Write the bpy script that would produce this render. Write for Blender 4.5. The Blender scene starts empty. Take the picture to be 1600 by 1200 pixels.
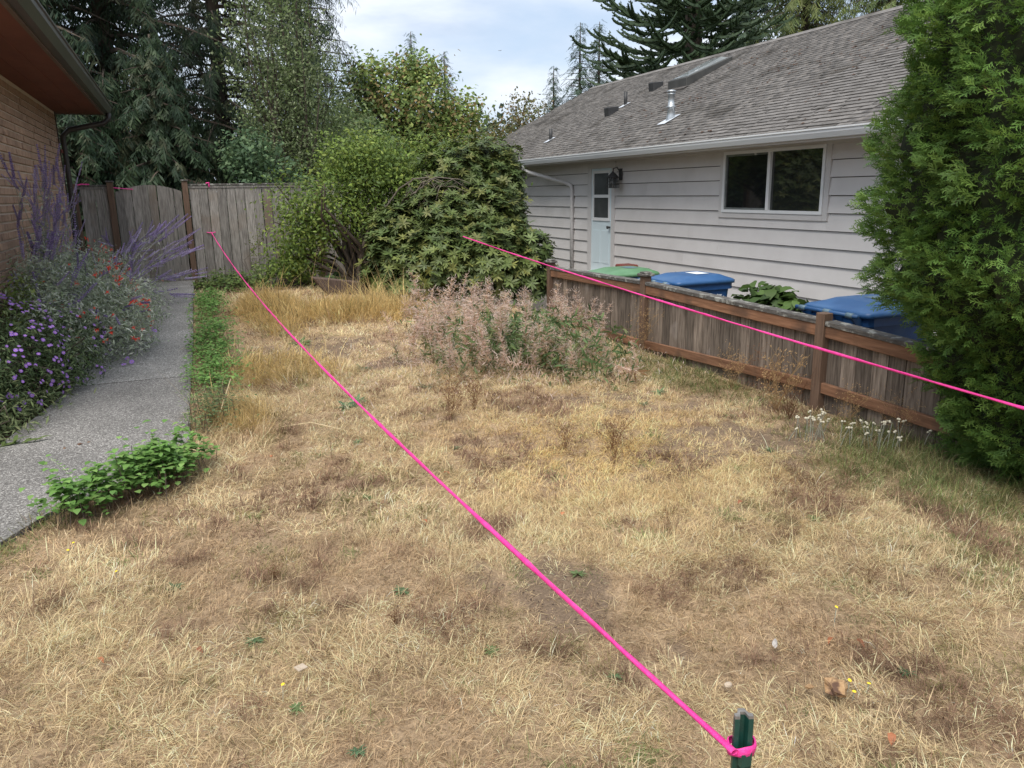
import bpy, math, random
import numpy as np
from mathutils import Matrix, Vector
random.seed(7)
rng = np.random.default_rng(7)
R = math.radians
scene = bpy.context.scene

# ------------------------------------------------------------------ camera
cam_d = bpy.data.cameras.new('camera')
cam = bpy.data.objects.new('camera', cam_d)
scene.collection.objects.link(cam)
scene.camera = cam
cam_d.sensor_width = 36.0
cam_d.lens = 1220 / 1600 * 36
cam_d.clip_start = 0.05
cam_d.clip_end = 8000
RC = np.array([[0.9224290907720543, 0.106400305036624, -0.3712190021881348],
               [-0.38584762936488576, 0.21488893353431082, -0.8971869109377288],
               [-0.015690105510761495, 0.9708252784783675, 0.2392741090391128]])
CAM = np.array([0.0, 0.0, 1.75])
mw = Matrix([list(r) for r in RC]).to_4x4()
mw.translation = Vector(CAM)
cam.matrix_world = mw

# ------------------------------------------------------------------ world, sun, exposure
world = bpy.data.worlds.new('World')
scene.world = world
world.use_nodes = True
wn, wl = world.node_tree.nodes, world.node_tree.links
bg = wn['Background']
bg.inputs['Strength'].default_value = 0.06
SUN_EL, SUN_AZ = 62, 224          # degrees; azimuth clockwise from +Y
sky = wn.new('ShaderNodeTexSky')
sky.sky_type = 'NISHITA'
sky.sun_disc = False
sky.sun_elevation = R(SUN_EL)
sky.sun_rotation = R(SUN_AZ)
sky.air_density = 1.0
sky.dust_density = 2.0
tc = wn.new('ShaderNodeTexCoord')
mp = wn.new('ShaderNodeMapping')
mp.inputs['Scale'].default_value = (1.0, 1.0, 3.2)
mp.inputs['Location'].default_value = (3.1, 1.7, 0.4)
wl.new(tc.outputs['Generated'], mp.inputs['Vector'])
n1 = wn.new('ShaderNodeTexNoise')
n1.inputs['Scale'].default_value = 2.1
n1.inputs['Detail'].default_value = 7
n1.inputs['Roughness'].default_value = 0.52
n1.inputs['Distortion'].default_value = 0.35
wl.new(mp.outputs[0], n1.inputs['Vector'])
cr = wn.new('ShaderNodeValToRGB')
cr.color_ramp.elements[0].position = 0.38
cr.color_ramp.elements[1].position = 0.56
wl.new(n1.outputs['Fac'], cr.inputs['Fac'])
n2 = wn.new('ShaderNodeTexNoise')
n2.inputs['Scale'].default_value = 4.5
n2.inputs['Detail'].default_value = 6
wl.new(mp.outputs[0], n2.inputs['Vector'])
cc = wn.new('ShaderNodeValToRGB')
cc.color_ramp.elements[0].position = 0.33
cc.color_ramp.elements[0].color = (0.52, 0.62, 0.78, 1)
cc.color_ramp.elements[1].position = 0.58
cc.color_ramp.elements[1].color = (0.88, 0.93, 1.0, 1)
wl.new(n2.outputs['Fac'], cc.inputs['Fac'])
cs = wn.new('ShaderNodeMix')
cs.data_type = 'RGBA'
cs.blend_type = 'MULTIPLY'
cs.inputs['Factor'].default_value = 1
wl.new(cc.outputs['Color'], cs.inputs[6])
cs.inputs[7].default_value = (7.0, 7.0, 7.0, 1)
mx = wn.new('ShaderNodeMix')
mx.data_type = 'RGBA'
sk2 = wn.new('ShaderNodeMix')            # thin high cloud veil over the blue
sk2.data_type = 'RGBA'
sk2.inputs['Factor'].default_value = 0.55
wl.new(sky.outputs[0], sk2.inputs[6])
sk2.inputs[7].default_value = (4.3, 5.1, 6.3, 1)
wl.new(cr.outputs['Color'], mx.inputs['Factor'])
wl.new(sk2.outputs[2], mx.inputs[6])
wl.new(cs.outputs[2], mx.inputs[7])
wl.new(mx.outputs[2], bg.inputs['Color'])

sun_d = bpy.data.lights.new('sun', 'SUN')
sun_d.energy = 1.45
sun_d.angle = R(45)
sun_d.color = (1.0, 0.95, 0.87)
sun = bpy.data.objects.new('sun', sun_d)
scene.collection.objects.link(sun)
sd = Vector((math.sin(R(SUN_AZ)) * math.cos(R(SUN_EL)), math.cos(R(SUN_AZ)) * math.cos(R(SUN_EL)), math.sin(R(SUN_EL))))
sun.rotation_euler = sd.to_track_quat('Z', 'Y').to_euler()

scene.view_settings.view_transform = 'Standard'
scene.view_settings.look = 'None'
scene.view_settings.gamma = 1
scene.view_settings.use_curve_mapping = False
scene.view_settings.exposure = 1.52
try:
    scene.cycles.use_denoising = True
    scene.cycles.max_bounces = 6
    scene.cycles.diffuse_bounces = 3
    scene.cycles.glossy_bounces = 2
    scene.cycles.transmission_bounces = 4
    scene.cycles.transparent_max_bounces = 6
except Exception:
    pass

# ------------------------------------------------------------------ object helpers
COL = scene.collection
WT = {}


def props(o, label=None, cat=None, group=None, kind=None):
    if label: o['label'] = label
    if cat: o['category'] = cat
    if group: o['group'] = group
    if kind: o['kind'] = kind
    return o


def link(o, parent=None, loc=(0, 0, 0)):
    COL.objects.link(o)
    o.location = loc
    WT[o.name] = Vector(loc)
    if parent is not None:
        o.parent = parent
        o.matrix_parent_inverse = Matrix.Translation(-WT[parent.name])
    return o


def empty(name, loc, label, cat, group=None):
    o = bpy.data.objects.new(name, None)
    o.empty_display_size = 0.1
    link(o, None, loc)
    return props(o, label, cat, group)


def obj(name, me, parent=None, loc=(0, 0, 0), rot=None, scale=None, **kw):
    o = bpy.data.objects.new(name, me)
    link(o, parent, loc)
    if rot is not None: o.rotation_euler = rot
    if scale is not None: o.scale = scale
    return props(o, **kw)


class MB:
    def __init__(s):
        s.v, s.f = [], []

    def add(s, vs, fs):
        b = len(s.v)
        s.v += [tuple(map(float, v)) for v in vs]
        s.f += [tuple(i + b for i in f) for f in fs]
        return s

    def box(s, lo, hi):
        x0, y0, z0 = lo; x1, y1, z1 = hi
        return s.add([(x0, y0, z0), (x1, y0, z0), (x1, y1, z0), (x0, y1, z0), (x0, y0, z1), (x1, y0, z1), (x1, y1, z1), (x0, y1, z1)],
                     [(0, 3, 2, 1), (4, 5, 6, 7), (0, 1, 5, 4), (1, 2, 6, 5), (2, 3, 7, 6), (3, 0, 4, 7)])

    def tube(s, pts, r, n=8, cap=True):
        pts = [Vector(p) for p in pts]
        rs = r if hasattr(r, '__len__') else [r] * len(pts)
        rings = []
        up = None
        for i, p in enumerate(pts):
            d = (pts[min(i + 1, len(pts) - 1)] - pts[max(i - 1, 0)])
            if d.length < 1e-9: d = Vector((0, 0, 1))
            d.normalize()
            if up is None:
                up = d.orthogonal().normalized()
            else:
                up = (up - d * up.dot(d))
                up = up.normalized() if up.length > 1e-6 else d.orthogonal().normalized()
            w = d.cross(up)
            rings.append([p + (up * math.cos(2 * math.pi * k / n) + w * math.sin(2 * math.pi * k / n)) * rs[i] for k in range(n)])
        vs = [q for rg in rings for q in rg]
        fs = []
        for i in range(len(pts) - 1):
            for k in range(n):
                a, b = i * n + k, i * n + (k + 1) % n
                fs.append((a, b, b + n, a + n))
        if cap:
            fs.append(tuple(range(n))[::-1])
            fs.append(tuple((len(pts) - 1) * n + k for k in range(n)))
        return s.add(vs, fs)

    def tape(s, pts, w, th, twist):
        """flat tape with rounded edges that twists along its run"""
        pts = [Vector(p) for p in pts]
        base = len(s.v); n = 6
        for i, p in enumerate(pts):
            d = (pts[min(i + 1, len(pts) - 1)] - pts[max(i - 1, 0)]).normalized()
            a = Vector((0, 0, 1)).cross(d).normalized(); b = d.cross(a)
            tw = twist * i + .35 * math.sin(i * .7)
            ww = w * (1 + .08 * math.sin(i * 1.9) + .05 * math.sin(i * 4.3))
            for k in range(n):
                t = 2 * math.pi * k / n
                u, v = ww / 2 * math.cos(t), th / 2 * math.sin(t)
                q = p + a * (u * math.cos(tw) - v * math.sin(tw)) + b * (u * math.sin(tw) + v * math.cos(tw))
                s.v.append(tuple(q))
        for i in range(len(pts) - 1):
            for k in range(n):
                x, y = base + i * n + k, base + i * n + (k + 1) % n
                s.f.append((x, y, y + n, x + n))
        return s

    def prism(s, poly, axis, a, b):
        """extrude a 2D polygon (list of (u,w)) along axis 0/1/2 from a to b"""
        def P(u, w, t):
            return [(t, u, w), (u, t, w), (u, w, t)][axis]
        n = len(poly)
        vs = [P(u, w, a) for u, w in poly] + [P(u, w, b) for u, w in poly]
        fs = [tuple(range(n))[::-1], tuple(range(n, 2 * n))] + [(k, (k + 1) % n, n + (k + 1) % n, n + k) for k in range(n)]
        return s.add(vs, fs)

    def mesh(s, name, mat, smooth=False, bevel=0):
        me = bpy.data.meshes.new(name)
        me.from_pydata(s.v, [], s.f)
        if bevel or True:
            import bmesh
            bm = bmesh.new(); bm.from_mesh(me)
            bmesh.ops.recalc_face_normals(bm, faces=bm.faces)
            if bevel:
                bmesh.ops.bevel(bm, geom=list(bm.edges), offset=bevel, segments=1, affect='EDGES', clamp_overlap=True)
            bm.to_mesh(me); bm.free()
        if mat: me.materials.append(mat)
        if smooth: me.polygons.foreach_set('use_smooth', [True] * len(me.polygons))
        return me


def npmesh(name, V, T, mat, col=None, smooth=False):
    V = np.asarray(V, np.float32); T = np.asarray(T, np.int32)
    me = bpy.data.meshes.new(name)
    me.vertices.add(len(V)); me.vertices.foreach_set('co', V.ravel())
    me.loops.add(T.size); me.loops.foreach_set('vertex_index', T.ravel())
    me.polygons.add(len(T)); me.polygons.foreach_set('loop_start', np.arange(0, T.size, T.shape[1], dtype=np.int32))
    me.update(calc_edges=True)
    if col is not None:
        at = me.color_attributes.new('Col', 'FLOAT_COLOR', 'POINT')
        c = np.ones((len(V), 4), np.float32); c[:, :3] = col
        at.data.foreach_set('color', c.ravel())
    if mat: me.materials.append(mat)
    if smooth: me.polygons.foreach_set('use_smooth', np.ones(len(T), bool))
    return me


def basis(d, roll=None):
    """N directions -> N matrices whose column 2 (local Z) is d, with a random or given roll"""
    d = np.asarray(d, float); d = d / (np.linalg.norm(d, axis=1, keepdims=True) + 1e-9)
    n = len(d)
    a = np.where(np.abs(d[:, 2:3]) < 0.95, np.array([[0, 0, 1.0]]), np.array([[1.0, 0, 0]]))
    x = np.cross(a, d); x /= np.linalg.norm(x, axis=1, keepdims=True) + 1e-9
    y = np.cross(d, x)
    if roll is None: roll = rng.uniform(0, 2 * np.pi, n)
    c, s = np.cos(roll)[:, None], np.sin(roll)[:, None]
    return np.stack([x * c + y * s, -x * s + y * c, d], axis=2)


def place(tpl, pos, mats, scale, col):
    """copies of one template (V,T[,C]) at pos; returns V,T,C"""
    tv, tt = tpl[0], tpl[1]
    n = len(pos)
    scale = np.broadcast_to(np.asarray(scale, float).reshape(-1, 1, 1) if np.ndim(scale) else np.full((1, 1, 1), scale), (n, 1, 1))
    V = np.einsum('nij,vj->nvi', mats, tv) * scale + np.asarray(pos)[:, None, :]
    T = tt[None] + (np.arange(n) * len(tv))[:, None, None]
    C = np.repeat(np.asarray(col)[:, None, :], len(tv), axis=1)
    if len(tpl) > 2: C = C * tpl[2][None]
    return V.reshape(-1, 3), T.reshape(-1, tt.shape[1]), C.reshape(-1, 3)


def join(parts):
    Vs, Ts, Cs, b = [], [], [], 0
    for V, T, C in parts:
        Vs.append(V); Ts.append(T + b); Cs.append(C); b += len(V)
    return np.concatenate(Vs), np.concatenate(Ts), np.concatenate(Cs)


def vn(x, y, s, seed=0):
    x = np.asarray(x, float) / s + 1000; y = np.asarray(y, float) / s + 1000
    xi, yi = np.floor(x).astype(int), np.floor(y).astype(int)
    fx, fy = x - xi, y - yi
    fx, fy = fx * fx * (3 - 2 * fx), fy * fy * (3 - 2 * fy)

    def h(a, b):
        q = np.sin(a * 127.1 + b * 311.7 + seed * 74.7) * 43758.5453
        return q - np.floor(q)
    return (h(xi, yi) * (1 - fx) + h(xi + 1, yi) * fx) * (1 - fy) + (h(xi, yi + 1) * (1 - fx) + h(xi + 1, yi + 1) * fx) * fy


def fbm(x, y, s, seed=0, o=3):
    t = 0; a = 1; w = 0
    for k in range(o):
        t = t + a * vn(x, y, s / 2 ** k, seed + k * 3); w += a; a *= 0.55
    return t / w


def sm(a, b, x):
    t = np.clip((np.asarray(x, float) - a) / (b - a), 0, 1)
    return t * t * (3 - 2 * t)


def rpick(cols, n, var=0.12):
    cols = np.asarray(cols, float)
    c = cols[rng.integers(0, len(cols), n)]
    return c * (1 + rng.normal(0, var, (n, 1)))


# ------------------------------------------------------------------ materials
MATS = {}


def pm(name, c1, c2=None, scale=6, rough=0.75, stretch=(1, 1, 1), bump=0.0, bscale=40, rnd=0.0, metal=0.0, spec=0.4, c3=None, c3scale=3, c3lo=0.55, c3hi=0.68, detail=6):
    m = bpy.data.materials.new(name)
    m.use_nodes = True
    n, l = m.node_tree.nodes, m.node_tree.links
    b = n['Principled BSDF']
    b.inputs['Roughness'].default_value = rough
    b.inputs['Metallic'].default_value = metal
    b.inputs['Specular IOR Level'].default_value = spec
    t = n.new('ShaderNodeTexCoord')
    oi = n.new('ShaderNodeObjectInfo')
    mul = n.new('ShaderNodeMath'); mul.operation = 'MULTIPLY'; mul.inputs[1].default_value = 37.0
    l.new(oi.outputs['Random'], mul.inputs[0])
    add = n.new('ShaderNodeVectorMath'); add.operation = 'ADD'
    l.new(t.outputs['Object'], add.inputs[0]); l.new(mul.outputs[0], add.inputs[1])
    mpp = n.new('ShaderNodeMapping'); mpp.inputs['Scale'].default_value = stretch
    l.new(add.outputs[0], mpp.inputs[0])
    nz = n.new('ShaderNodeTexNoise'); nz.inputs['Scale'].default_value = scale; nz.inputs['Detail'].default_value = detail
    nz.inputs['Roughness'].default_value = 0.62
    l.new(mpp.outputs[0], nz.inputs['Vector'])
    rp = n.new('ShaderNodeValToRGB')
    rp.color_ramp.elements[0].position = 0.33; rp.color_ramp.elements[1].position = 0.67
    rp.color_ramp.elements[0].color = (*c1, 1); rp.color_ramp.elements[1].color = (*(c2 or c1), 1)
    l.new(nz.outputs['Fac'], rp.inputs['Fac'])
    out = rp.outputs['Color']
    if c3:
        nz3 = n.new('ShaderNodeTexNoise'); nz3.inputs['Scale'].default_value = c3scale; nz3.inputs['Detail'].default_value = 5
        l.new(add.outputs[0], nz3.inputs['Vector'])
        r3 = n.new('ShaderNodeValToRGB'); r3.color_ramp.elements[0].position = c3lo; r3.color_ramp.elements[1].position = c3hi
        l.new(nz3.outputs['Fac'], r3.inputs['Fac'])
        m3 = n.new('ShaderNodeMix'); m3.data_type = 'RGBA'
        l.new(r3.outputs['Color'], m3.inputs['Factor']); l.new(out, m3.inputs[6]); m3.inputs[7].default_value = (*c3, 1)
        out = m3.outputs[2]
    if rnd:
        hs = n.new('ShaderNodeHueSaturation')
        mr = n.new('ShaderNodeMapRange'); mr.inputs['To Min'].default_value = 1 - rnd; mr.inputs['To Max'].default_value = 1 + rnd
        l.new(oi.outputs['Random'], mr.inputs['Value']); l.new(mr.outputs[0], hs.inputs['Value']); l.new(out, hs.inputs['Color'])
        out = hs.outputs['Color']
    l.new(out, b.inputs['Base Color'])
    if bump:
        nb = n.new('ShaderNodeTexNoise'); nb.inputs['Scale'].default_value = bscale; nb.inputs['Detail'].default_value = 4
        l.new(mpp.outputs[0], nb.inputs['Vector'])
        bp = n.new('ShaderNodeBump'); bp.inputs['Strength'].default_value = bump; bp.inputs['Distance'].default_value = 0.01
        l.new(nb.outputs['Fac'], bp.inputs['Height']); l.new(bp.outputs[0], b.inputs['Normal'])
    MATS[name] = m
    return m


def leafmat(name, trans=0.25, rough=0.55, spec=0.3):
    """colour from the piece's own colour attribute, a share of light let through"""
    m = bpy.data.materials.new(name)
    m.use_nodes = True
    n, l = m.node_tree.nodes, m.node_tree.links
    b = n['Principled BSDF']
    b.inputs['Roughness'].default_value = rough
    b.inputs['Specular IOR Level'].default_value = spec
    at = n.new('ShaderNodeAttribute'); at.attribute_name = 'Col'
    oi = n.new('ShaderNodeObjectInfo')
    mr = n.new('ShaderNodeMapRange'); mr.inputs['To Min'].default_value = 0.86; mr.inputs['To Max'].default_value = 1.14
    l.new(oi.outputs['Random'], mr.inputs['Value'])
    hs = n.new('ShaderNodeHueSaturation')
    l.new(mr.outputs[0], hs.inputs['Value']); l.new(at.outputs['Color'], hs.inputs['Color'])
    l.new(hs.outputs[0], b.inputs['Base Color'])
    tr = n.new('ShaderNodeBsdfTranslucent')
    l.new(hs.outputs[0], tr.inputs['Color'])
    ms = n.new('ShaderNodeMixShader'); ms.inputs[0].default_value = trans
    l.new(b.outputs[0], ms.inputs[1]); l.new(tr.outputs[0], ms.inputs[2])
    l.new(ms.outputs[0], n['Material Output'].inputs['Surface'])
    return m


LEAF = leafmat('leaf', 0.33, 0.55, 0.25)
GLOSSY = leafmat('glossy_leaf', 0.15, 0.48, 0.3)
STRAW = leafmat('dry_blade', 0.42, 0.7, 0.2)
BARK = pm('bark', (0.055, 0.04, 0.03), (0.12, 0.095, 0.075), 14, 0.9, (1, 1, 0.2), 0.6, 30)
TWIG = pm('twig', (0.10, 0.08, 0.065), (0.20, 0.17, 0.14), 14, 0.9)
FENCE_GREY = pm('weathered_fence_wood', (0.145, 0.132, 0.12), (0.36, 0.335, 0.305), 7, 0.9, (9, 9, 0.7), 0.35, 30, 0.22, c3=(0.22, 0.165, 0.12), c3scale=1.3, c3lo=0.52, c3hi=0.75)
FENCE_DARK = pm('dark_fence_board', (0.075, 0.057, 0.043), (0.26, 0.21, 0.168), 6, 0.9, (10, 10, 0.8), 0.35, 30, 0.42, c3=(0.28, 0.24, 0.21), c3scale=2.5, c3lo=0.6, c3hi=0.72)
POST_BROWN = pm('stained_post', (0.10, 0.062, 0.042), (0.17, 0.108, 0.074), 6, 0.8, (8, 8, 0.6), 0.25, 25, 0.1)
RAIL_RED = pm('cedar_rail', (0.15, 0.072, 0.038), (0.29, 0.15, 0.085), 6, 0.8, (7, 0.5, 7), 0.35, 25, 0.14, c3=(0.085, 0.05, 0.034), c3scale=3.5, c3lo=0.52, c3hi=0.72)
CAP_LICHEN = pm('lichen_cap', (0.05, 0.046, 0.042), (0.14, 0.13, 0.118), 12, 0.95, (5, 1, 5), 0.5, 30, 0.1, c3=(0.30, 0.30, 0.27), c3scale=16, c3lo=0.55, c3hi=0.66)
SIDING = pm('siding_paint', (0.625, 0.597, 0.58), (0.67, 0.643, 0.627), 2.2, 0.6, rnd=0.025, bump=0.06, bscale=15, c3=(0.565, 0.54, 0.523), c3scale=1.4, c3lo=0.52, c3hi=0.8)
TRIMB = pm('trim_paint', (0.57, 0.545, 0.53), (0.62, 0.595, 0.58), 3, 0.6)
WHITE = pm('white_vinyl', (0.74, 0.75, 0.75), (0.80, 0.80, 0.80), 3, 0.45)
GUTTERW = pm('gutter_aluminium', (0.62, 0.63, 0.64), (0.72, 0.73, 0.73), 2, 0.4, (1, 0.3, 1))
DOORM = pm('door_paint', (0.64, 0.75, 0.79), (0.69, 0.79, 0.83), 2, 0.45)
GLASS = pm('dark_glass', (0.012, 0.013, 0.014), None, 2, 0.04, spec=0.6)
GLASSR = pm('reflecting_glass', (0.02, 0.022, 0.02), None, 2, 0.03, spec=1.0)
SCREEN = pm('door_screen_glass', (0.06, 0.065, 0.066), (0.09, 0.095, 0.096), 3, 0.12, spec=0.5)
SHINGLE = pm('shingle', (0.118, 0.11, 0.103), (0.192, 0.18, 0.169), 9, 0.95, bump=0.5, bscale=120, rnd=0.12, c3=(0.085, 0.078, 0.07), c3scale=1.2)
ROOFDECK = pm('roof_deck', (0.06, 0.055, 0.05), (0.1, 0.09, 0.085), 6, 0.95)
DARKM = pm('dark_metal', (0.03, 0.03, 0.032), (0.05, 0.05, 0.05), 6, 0.5)
GALV = pm('galvanised', (0.34, 0.37, 0.39), (0.50, 0.53, 0.55), 8, 0.35, metal=0.6)
FLASH = pm('flashing', (0.55, 0.58, 0.62), (0.7, 0.73, 0.76), 8, 0.4, metal=0.3)
SKYL = pm('skylight_frame', (0.045, 0.045, 0.043), (0.07, 0.07, 0.066), 5, 0.7)
SKYP = pm('skylight_pane', (0.12, 0.13, 0.128), (0.2, 0.215, 0.21), 4, 0.15, spec=0.7, c3=(0.55, 0.55, 0.53), c3scale=9, c3lo=0.62, c3hi=0.68)
BRICK = pm('tan_brick', (0.29, 0.18, 0.125), (0.43, 0.29, 0.20), 9, 0.9, bump=0.35, bscale=60, rnd=0.16, c3=(0.15, 0.085, 0.06), c3scale=6, c3lo=0.6, c3hi=0.72)
MORTAR = pm('mortar', (0.55, 0.46, 0.37), (0.64, 0.55, 0.45), 20, 0.95, bump=0.3)
SOFFIT = pm('soffit_paint', (0.15, 0.05, 0.034), (0.20, 0.07, 0.048), 3, 0.75, (1, 0.4, 1))
GUTTERB = pm('brown_gutter', (0.062, 0.056, 0.050), (0.09, 0.08, 0.07), 3, 0.35, (1, 0.3, 1))
FASCIAB = pm('brown_fascia', (0.12, 0.085, 0.07), (0.16, 0.115, 0.095), 3, 0.7)
DSPOUTB = pm('brown_downspout', (0.025, 0.02, 0.018), (0.045, 0.038, 0.034), 3, 0.4)
BLUE = pm('blue_plastic', (0.010, 0.055, 0.17), (0.018, 0.075, 0.215), 4, 0.42, c3=(0.04, 0.10, 0.20), c3scale=3, c3lo=0.5, c3hi=0.8)
BLUELID = pm('blue_lid_plastic', (0.018, 0.075, 0.20), (0.035, 0.11, 0.26), 4, 0.4, c3=(0.07, 0.15, 0.28), c3scale=3, c3lo=0.5, c3hi=0.8)
PALELID = pm('faded_lid_plastic', (0.09, 0.155, 0.20), (0.15, 0.22, 0.26), 4, 0.4)
GREENL = pm('green_lid_plastic', (0.08, 0.19, 0.09), (0.13, 0.26, 0.14), 4, 0.4)
RUBBER = pm('rubber', (0.015, 0.015, 0.015), (0.03, 0.03, 0.03), 8, 0.8)
WHITEP = pm('white_print', (0.75, 0.78, 0.80), None, 3, 0.6)
HOTPINK = pm('pink_string', (0.70, 0.03, 0.25), (0.86, 0.07, 0.34), 25, 0.45, bump=.4, bscale=200)
STAKEG = pm('green_enamel', (0.008, 0.045, 0.035), (0.014, 0.065, 0.05), 20, 0.35, c3=(0.05, 0.10, 0.085), c3scale=30, c3lo=0.66, c3hi=0.7)
STEELW = pm('worn_steel', (0.16, 0.15, 0.14), (0.3, 0.28, 0.26), 60, 0.5, metal=0.4)
STUMP = pm('old_timber', (0.06, 0.042, 0.034), (0.15, 0.105, 0.085), 8, 0.9, (8, 8, 0.8), 0.4, 30)
REDBOX = pm('red_brown_plastic', (0.14, 0.03, 0.022), (0.19, 0.045, 0.032), 4, 0.5)
CHIP = pm('rotten_wood', (0.26, 0.15, 0.07), (0.46, 0.30, 0.16), 25, 0.9, bump=0.5, bscale=60, c3=(0.10, 0.055, 0.035), c3scale=18, c3lo=0.55, c3hi=0.65)
PEBBLE = pm('pebble', (0.38, 0.30, 0.22), (0.48, 0.40, 0.31), 20, 0.8)
BONE = pm('pale_shard', (0.28, 0.25, 0.23), (0.5, 0.47, 0.44), 20, 0.8)
PLANE = pm('aircraft_paint', (0.25, 0.26, 0.28), None, 3, 0.5)
INNER = pm('inner_wall', (0.10, 0.09, 0.08), None, 3, 0.9)

# concrete with exposed stones
m = bpy.data.materials.new('exposed_aggregate'); m.use_nodes = True
n_, l_ = m.node_tree.nodes, m.node_tree.links
b_ = n_['Principled BSDF']; b_.inputs['Roughness'].default_value = 0.9
t_ = n_.new('ShaderNodeTexCoord')
vo = n_.new('ShaderNodeTexVoronoi'); vo.inputs['Scale'].default_value = 125
l_.new(t_.outputs['Object'], vo.inputs['Vector'])
rp_ = n_.new('ShaderNodeValToRGB')
for p_, c_ in ((0.0, (0.09, 0.085, 0.08)), (0.45, (0.165, 0.159, 0.152)), (0.8, (0.235, 0.228, 0.218)), (1.0, (0.42, 0.41, 0.39))):
    e_ = rp_.color_ramp.elements[0] if p_ == 0 else (rp_.color_ramp.elements[-1] if p_ == 1 else rp_.color_ramp.elements.new(p_))
    e_.position = p_; e_.color = (*c_, 1)
sx_ = n_.new('ShaderNodeSeparateColor'); l_.new(vo.outputs['Color'], sx_.inputs[0]); l_.new(sx_.outputs[0], rp_.inputs['Fac'])
nz_ = n_.new('ShaderNodeTexNoise'); nz_.inputs['Scale'].default_value = 1.6; nz_.inputs['Detail'].default_value = 5
l_.new(t_.outputs['Object'], nz_.inputs['Vector'])
mr_ = n_.new('ShaderNodeMapRange'); mr_.inputs['From Min'].default_value = 0.3; mr_.inputs['From Max'].default_value = 0.7; mr_.inputs['To Min'].default_value = 0.8; mr_.inputs['To Max'].default_value = 1.15
l_.new(nz_.outputs['Fac'], mr_.inputs['Value'])
oi_ = n_.new('ShaderNodeObjectInfo')
mm_ = n_.new('ShaderNodeMix'); mm_.data_type = 'RGBA'; mm_.blend_type = 'MULTIPLY'; mm_.inputs['Factor'].default_value = 1
l_.new(rp_.outputs[0], mm_.inputs[6]); l_.new(mr_.outputs[0], mm_.inputs[7])
mo_ = n_.new('ShaderNodeMix'); mo_.data_type = 'RGBA'; mo_.blend_type = 'MULTIPLY'; mo_.inputs['Factor'].default_value = 1
l_.new(mm_.outputs[2], mo_.inputs[6]); l_.new(oi_.outputs['Color'], mo_.inputs[7])
l_.new(mo_.outputs[2], b_.inputs['Base Color'])
bp_ = n_.new('ShaderNodeBump'); bp_.inputs['Strength'].default_value = 0.6; bp_.inputs['Distance'].default_value = 0.006
l_.new(vo.outputs['Distance'], bp_.inputs['Height']); bp_.invert = True
l_.new(bp_.outputs[0], b_.inputs['Normal'])
AGG = m

# ground: thatch and soil colour from its own attribute with fine noise
m = bpy.data.materials.new('ground_soil_and_thatch'); m.use_nodes = True
n_, l_ = m.node_tree.nodes, m.node_tree.links
b_ = n_['Principled BSDF']; b_.inputs['Roughness'].default_value = 0.95; b_.inputs['Specular IOR Level'].default_value = 0.1
a_ = n_.new('ShaderNodeAttribute'); a_.attribute_name = 'Col'
t_ = n_.new('ShaderNodeTexCoord')
nz_ = n_.new('ShaderNodeTexNoise'); nz_.inputs['Scale'].default_value = 70; nz_.inputs['Detail'].default_value = 8; nz_.inputs['Roughness'].default_value = 0.75
l_.new(t_.outputs['Object'], nz_.inputs['Vector'])
mr_ = n_.new('ShaderNodeMapRange'); mr_.inputs['From Min'].default_value = 0.3; mr_.inputs['From Max'].default_value = 0.7; mr_.inputs['To Min'].default_value = 0.55; mr_.inputs['To Max'].default_value = 1.5
l_.new(nz_.outputs['Fac'], mr_.inputs['Value'])
mm_ = n_.new('ShaderNodeMix'); mm_.data_type = 'RGBA'; mm_.blend_type = 'MULTIPLY'; mm_.inputs['Factor'].default_value = 1
l_.new(a_.outputs['Color'], mm_.inputs[6]); l_.new(mr_.outputs[0], mm_.inputs[7])
l_.new(mm_.outputs[2], b_.inputs['Base Color'])
bp_ = n_.new('ShaderNodeBump'); bp_.inputs['Strength'].default_value = 0.8; bp_.inputs['Distance'].default_value = 0.02
l_.new(nz_.outputs['Fac'], bp_.inputs['Height']); l_.new(bp_.outputs[0], b_.inputs['Normal'])
GROUND = m

# ------------------------------------------------------------------ ground
FX = 4.6                         # line of the low side fence


def gz(x, y):
    x = np.asarray(x, float); y = np.asarray(y, float)
    z = 0.28 * sm(3, 16, y) * (1 - 0.75 * sm(1.5, 4.6, x)) + 0.02 * (fbm(x, y, 1.3, 5) - 0.5) * 2
    return z * (1 - sm(FX + 0.05, FX + 0.5, x)) - 0.42 * sm(FX + 0.02, FX + 0.45, x) * (1 - sm(40, 80, x))


def xr(y): return np.interp(y, [2.6, 3.5, 4.4, 4.75, 5.16, 5.8, 7.4, 9.2, 12.2, 15.0], [-2.6, -1.6, -1.03, -0.85, -0.47, -0.09, -0.06, 0.0, 0.06, 0.15])
def xl(y): return np.interp(y, [3.2, 4.0, 4.7, 5.15, 5.7, 6.2, 7.74, 8.7, 15], [-4, -3.3, -2.6, -2.1, -1.6, -1.3, -1.05, -0.95, -0.95])


SOIL = [(3.62, 4.25, 0.6, 0.42), (3.15, 5.7, 0.4, 0.22), (1.42, 2.8, 0.26, 0.5), (1.35, 8.5, 0.55, 0.6), (1.9, 7.6, 0.35, 0.25), (3.4, 5.2, 0.5, 0.15)]


def soil(x, y):
    s = np.zeros_like(np.asarray(x, float))
    wob = (fbm(x, y, 0.35, 21) - 0.5) * 2.0 + (fbm(x, y, 0.09, 22) - 0.5) * 2.2
    for cx, cy, rx, ry in SOIL:
        s = np.maximum(s, 1 - sm(0.5, 1.15, np.hypot((x - cx) / rx, (y - cy) / ry) + wob))
    return s


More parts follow.
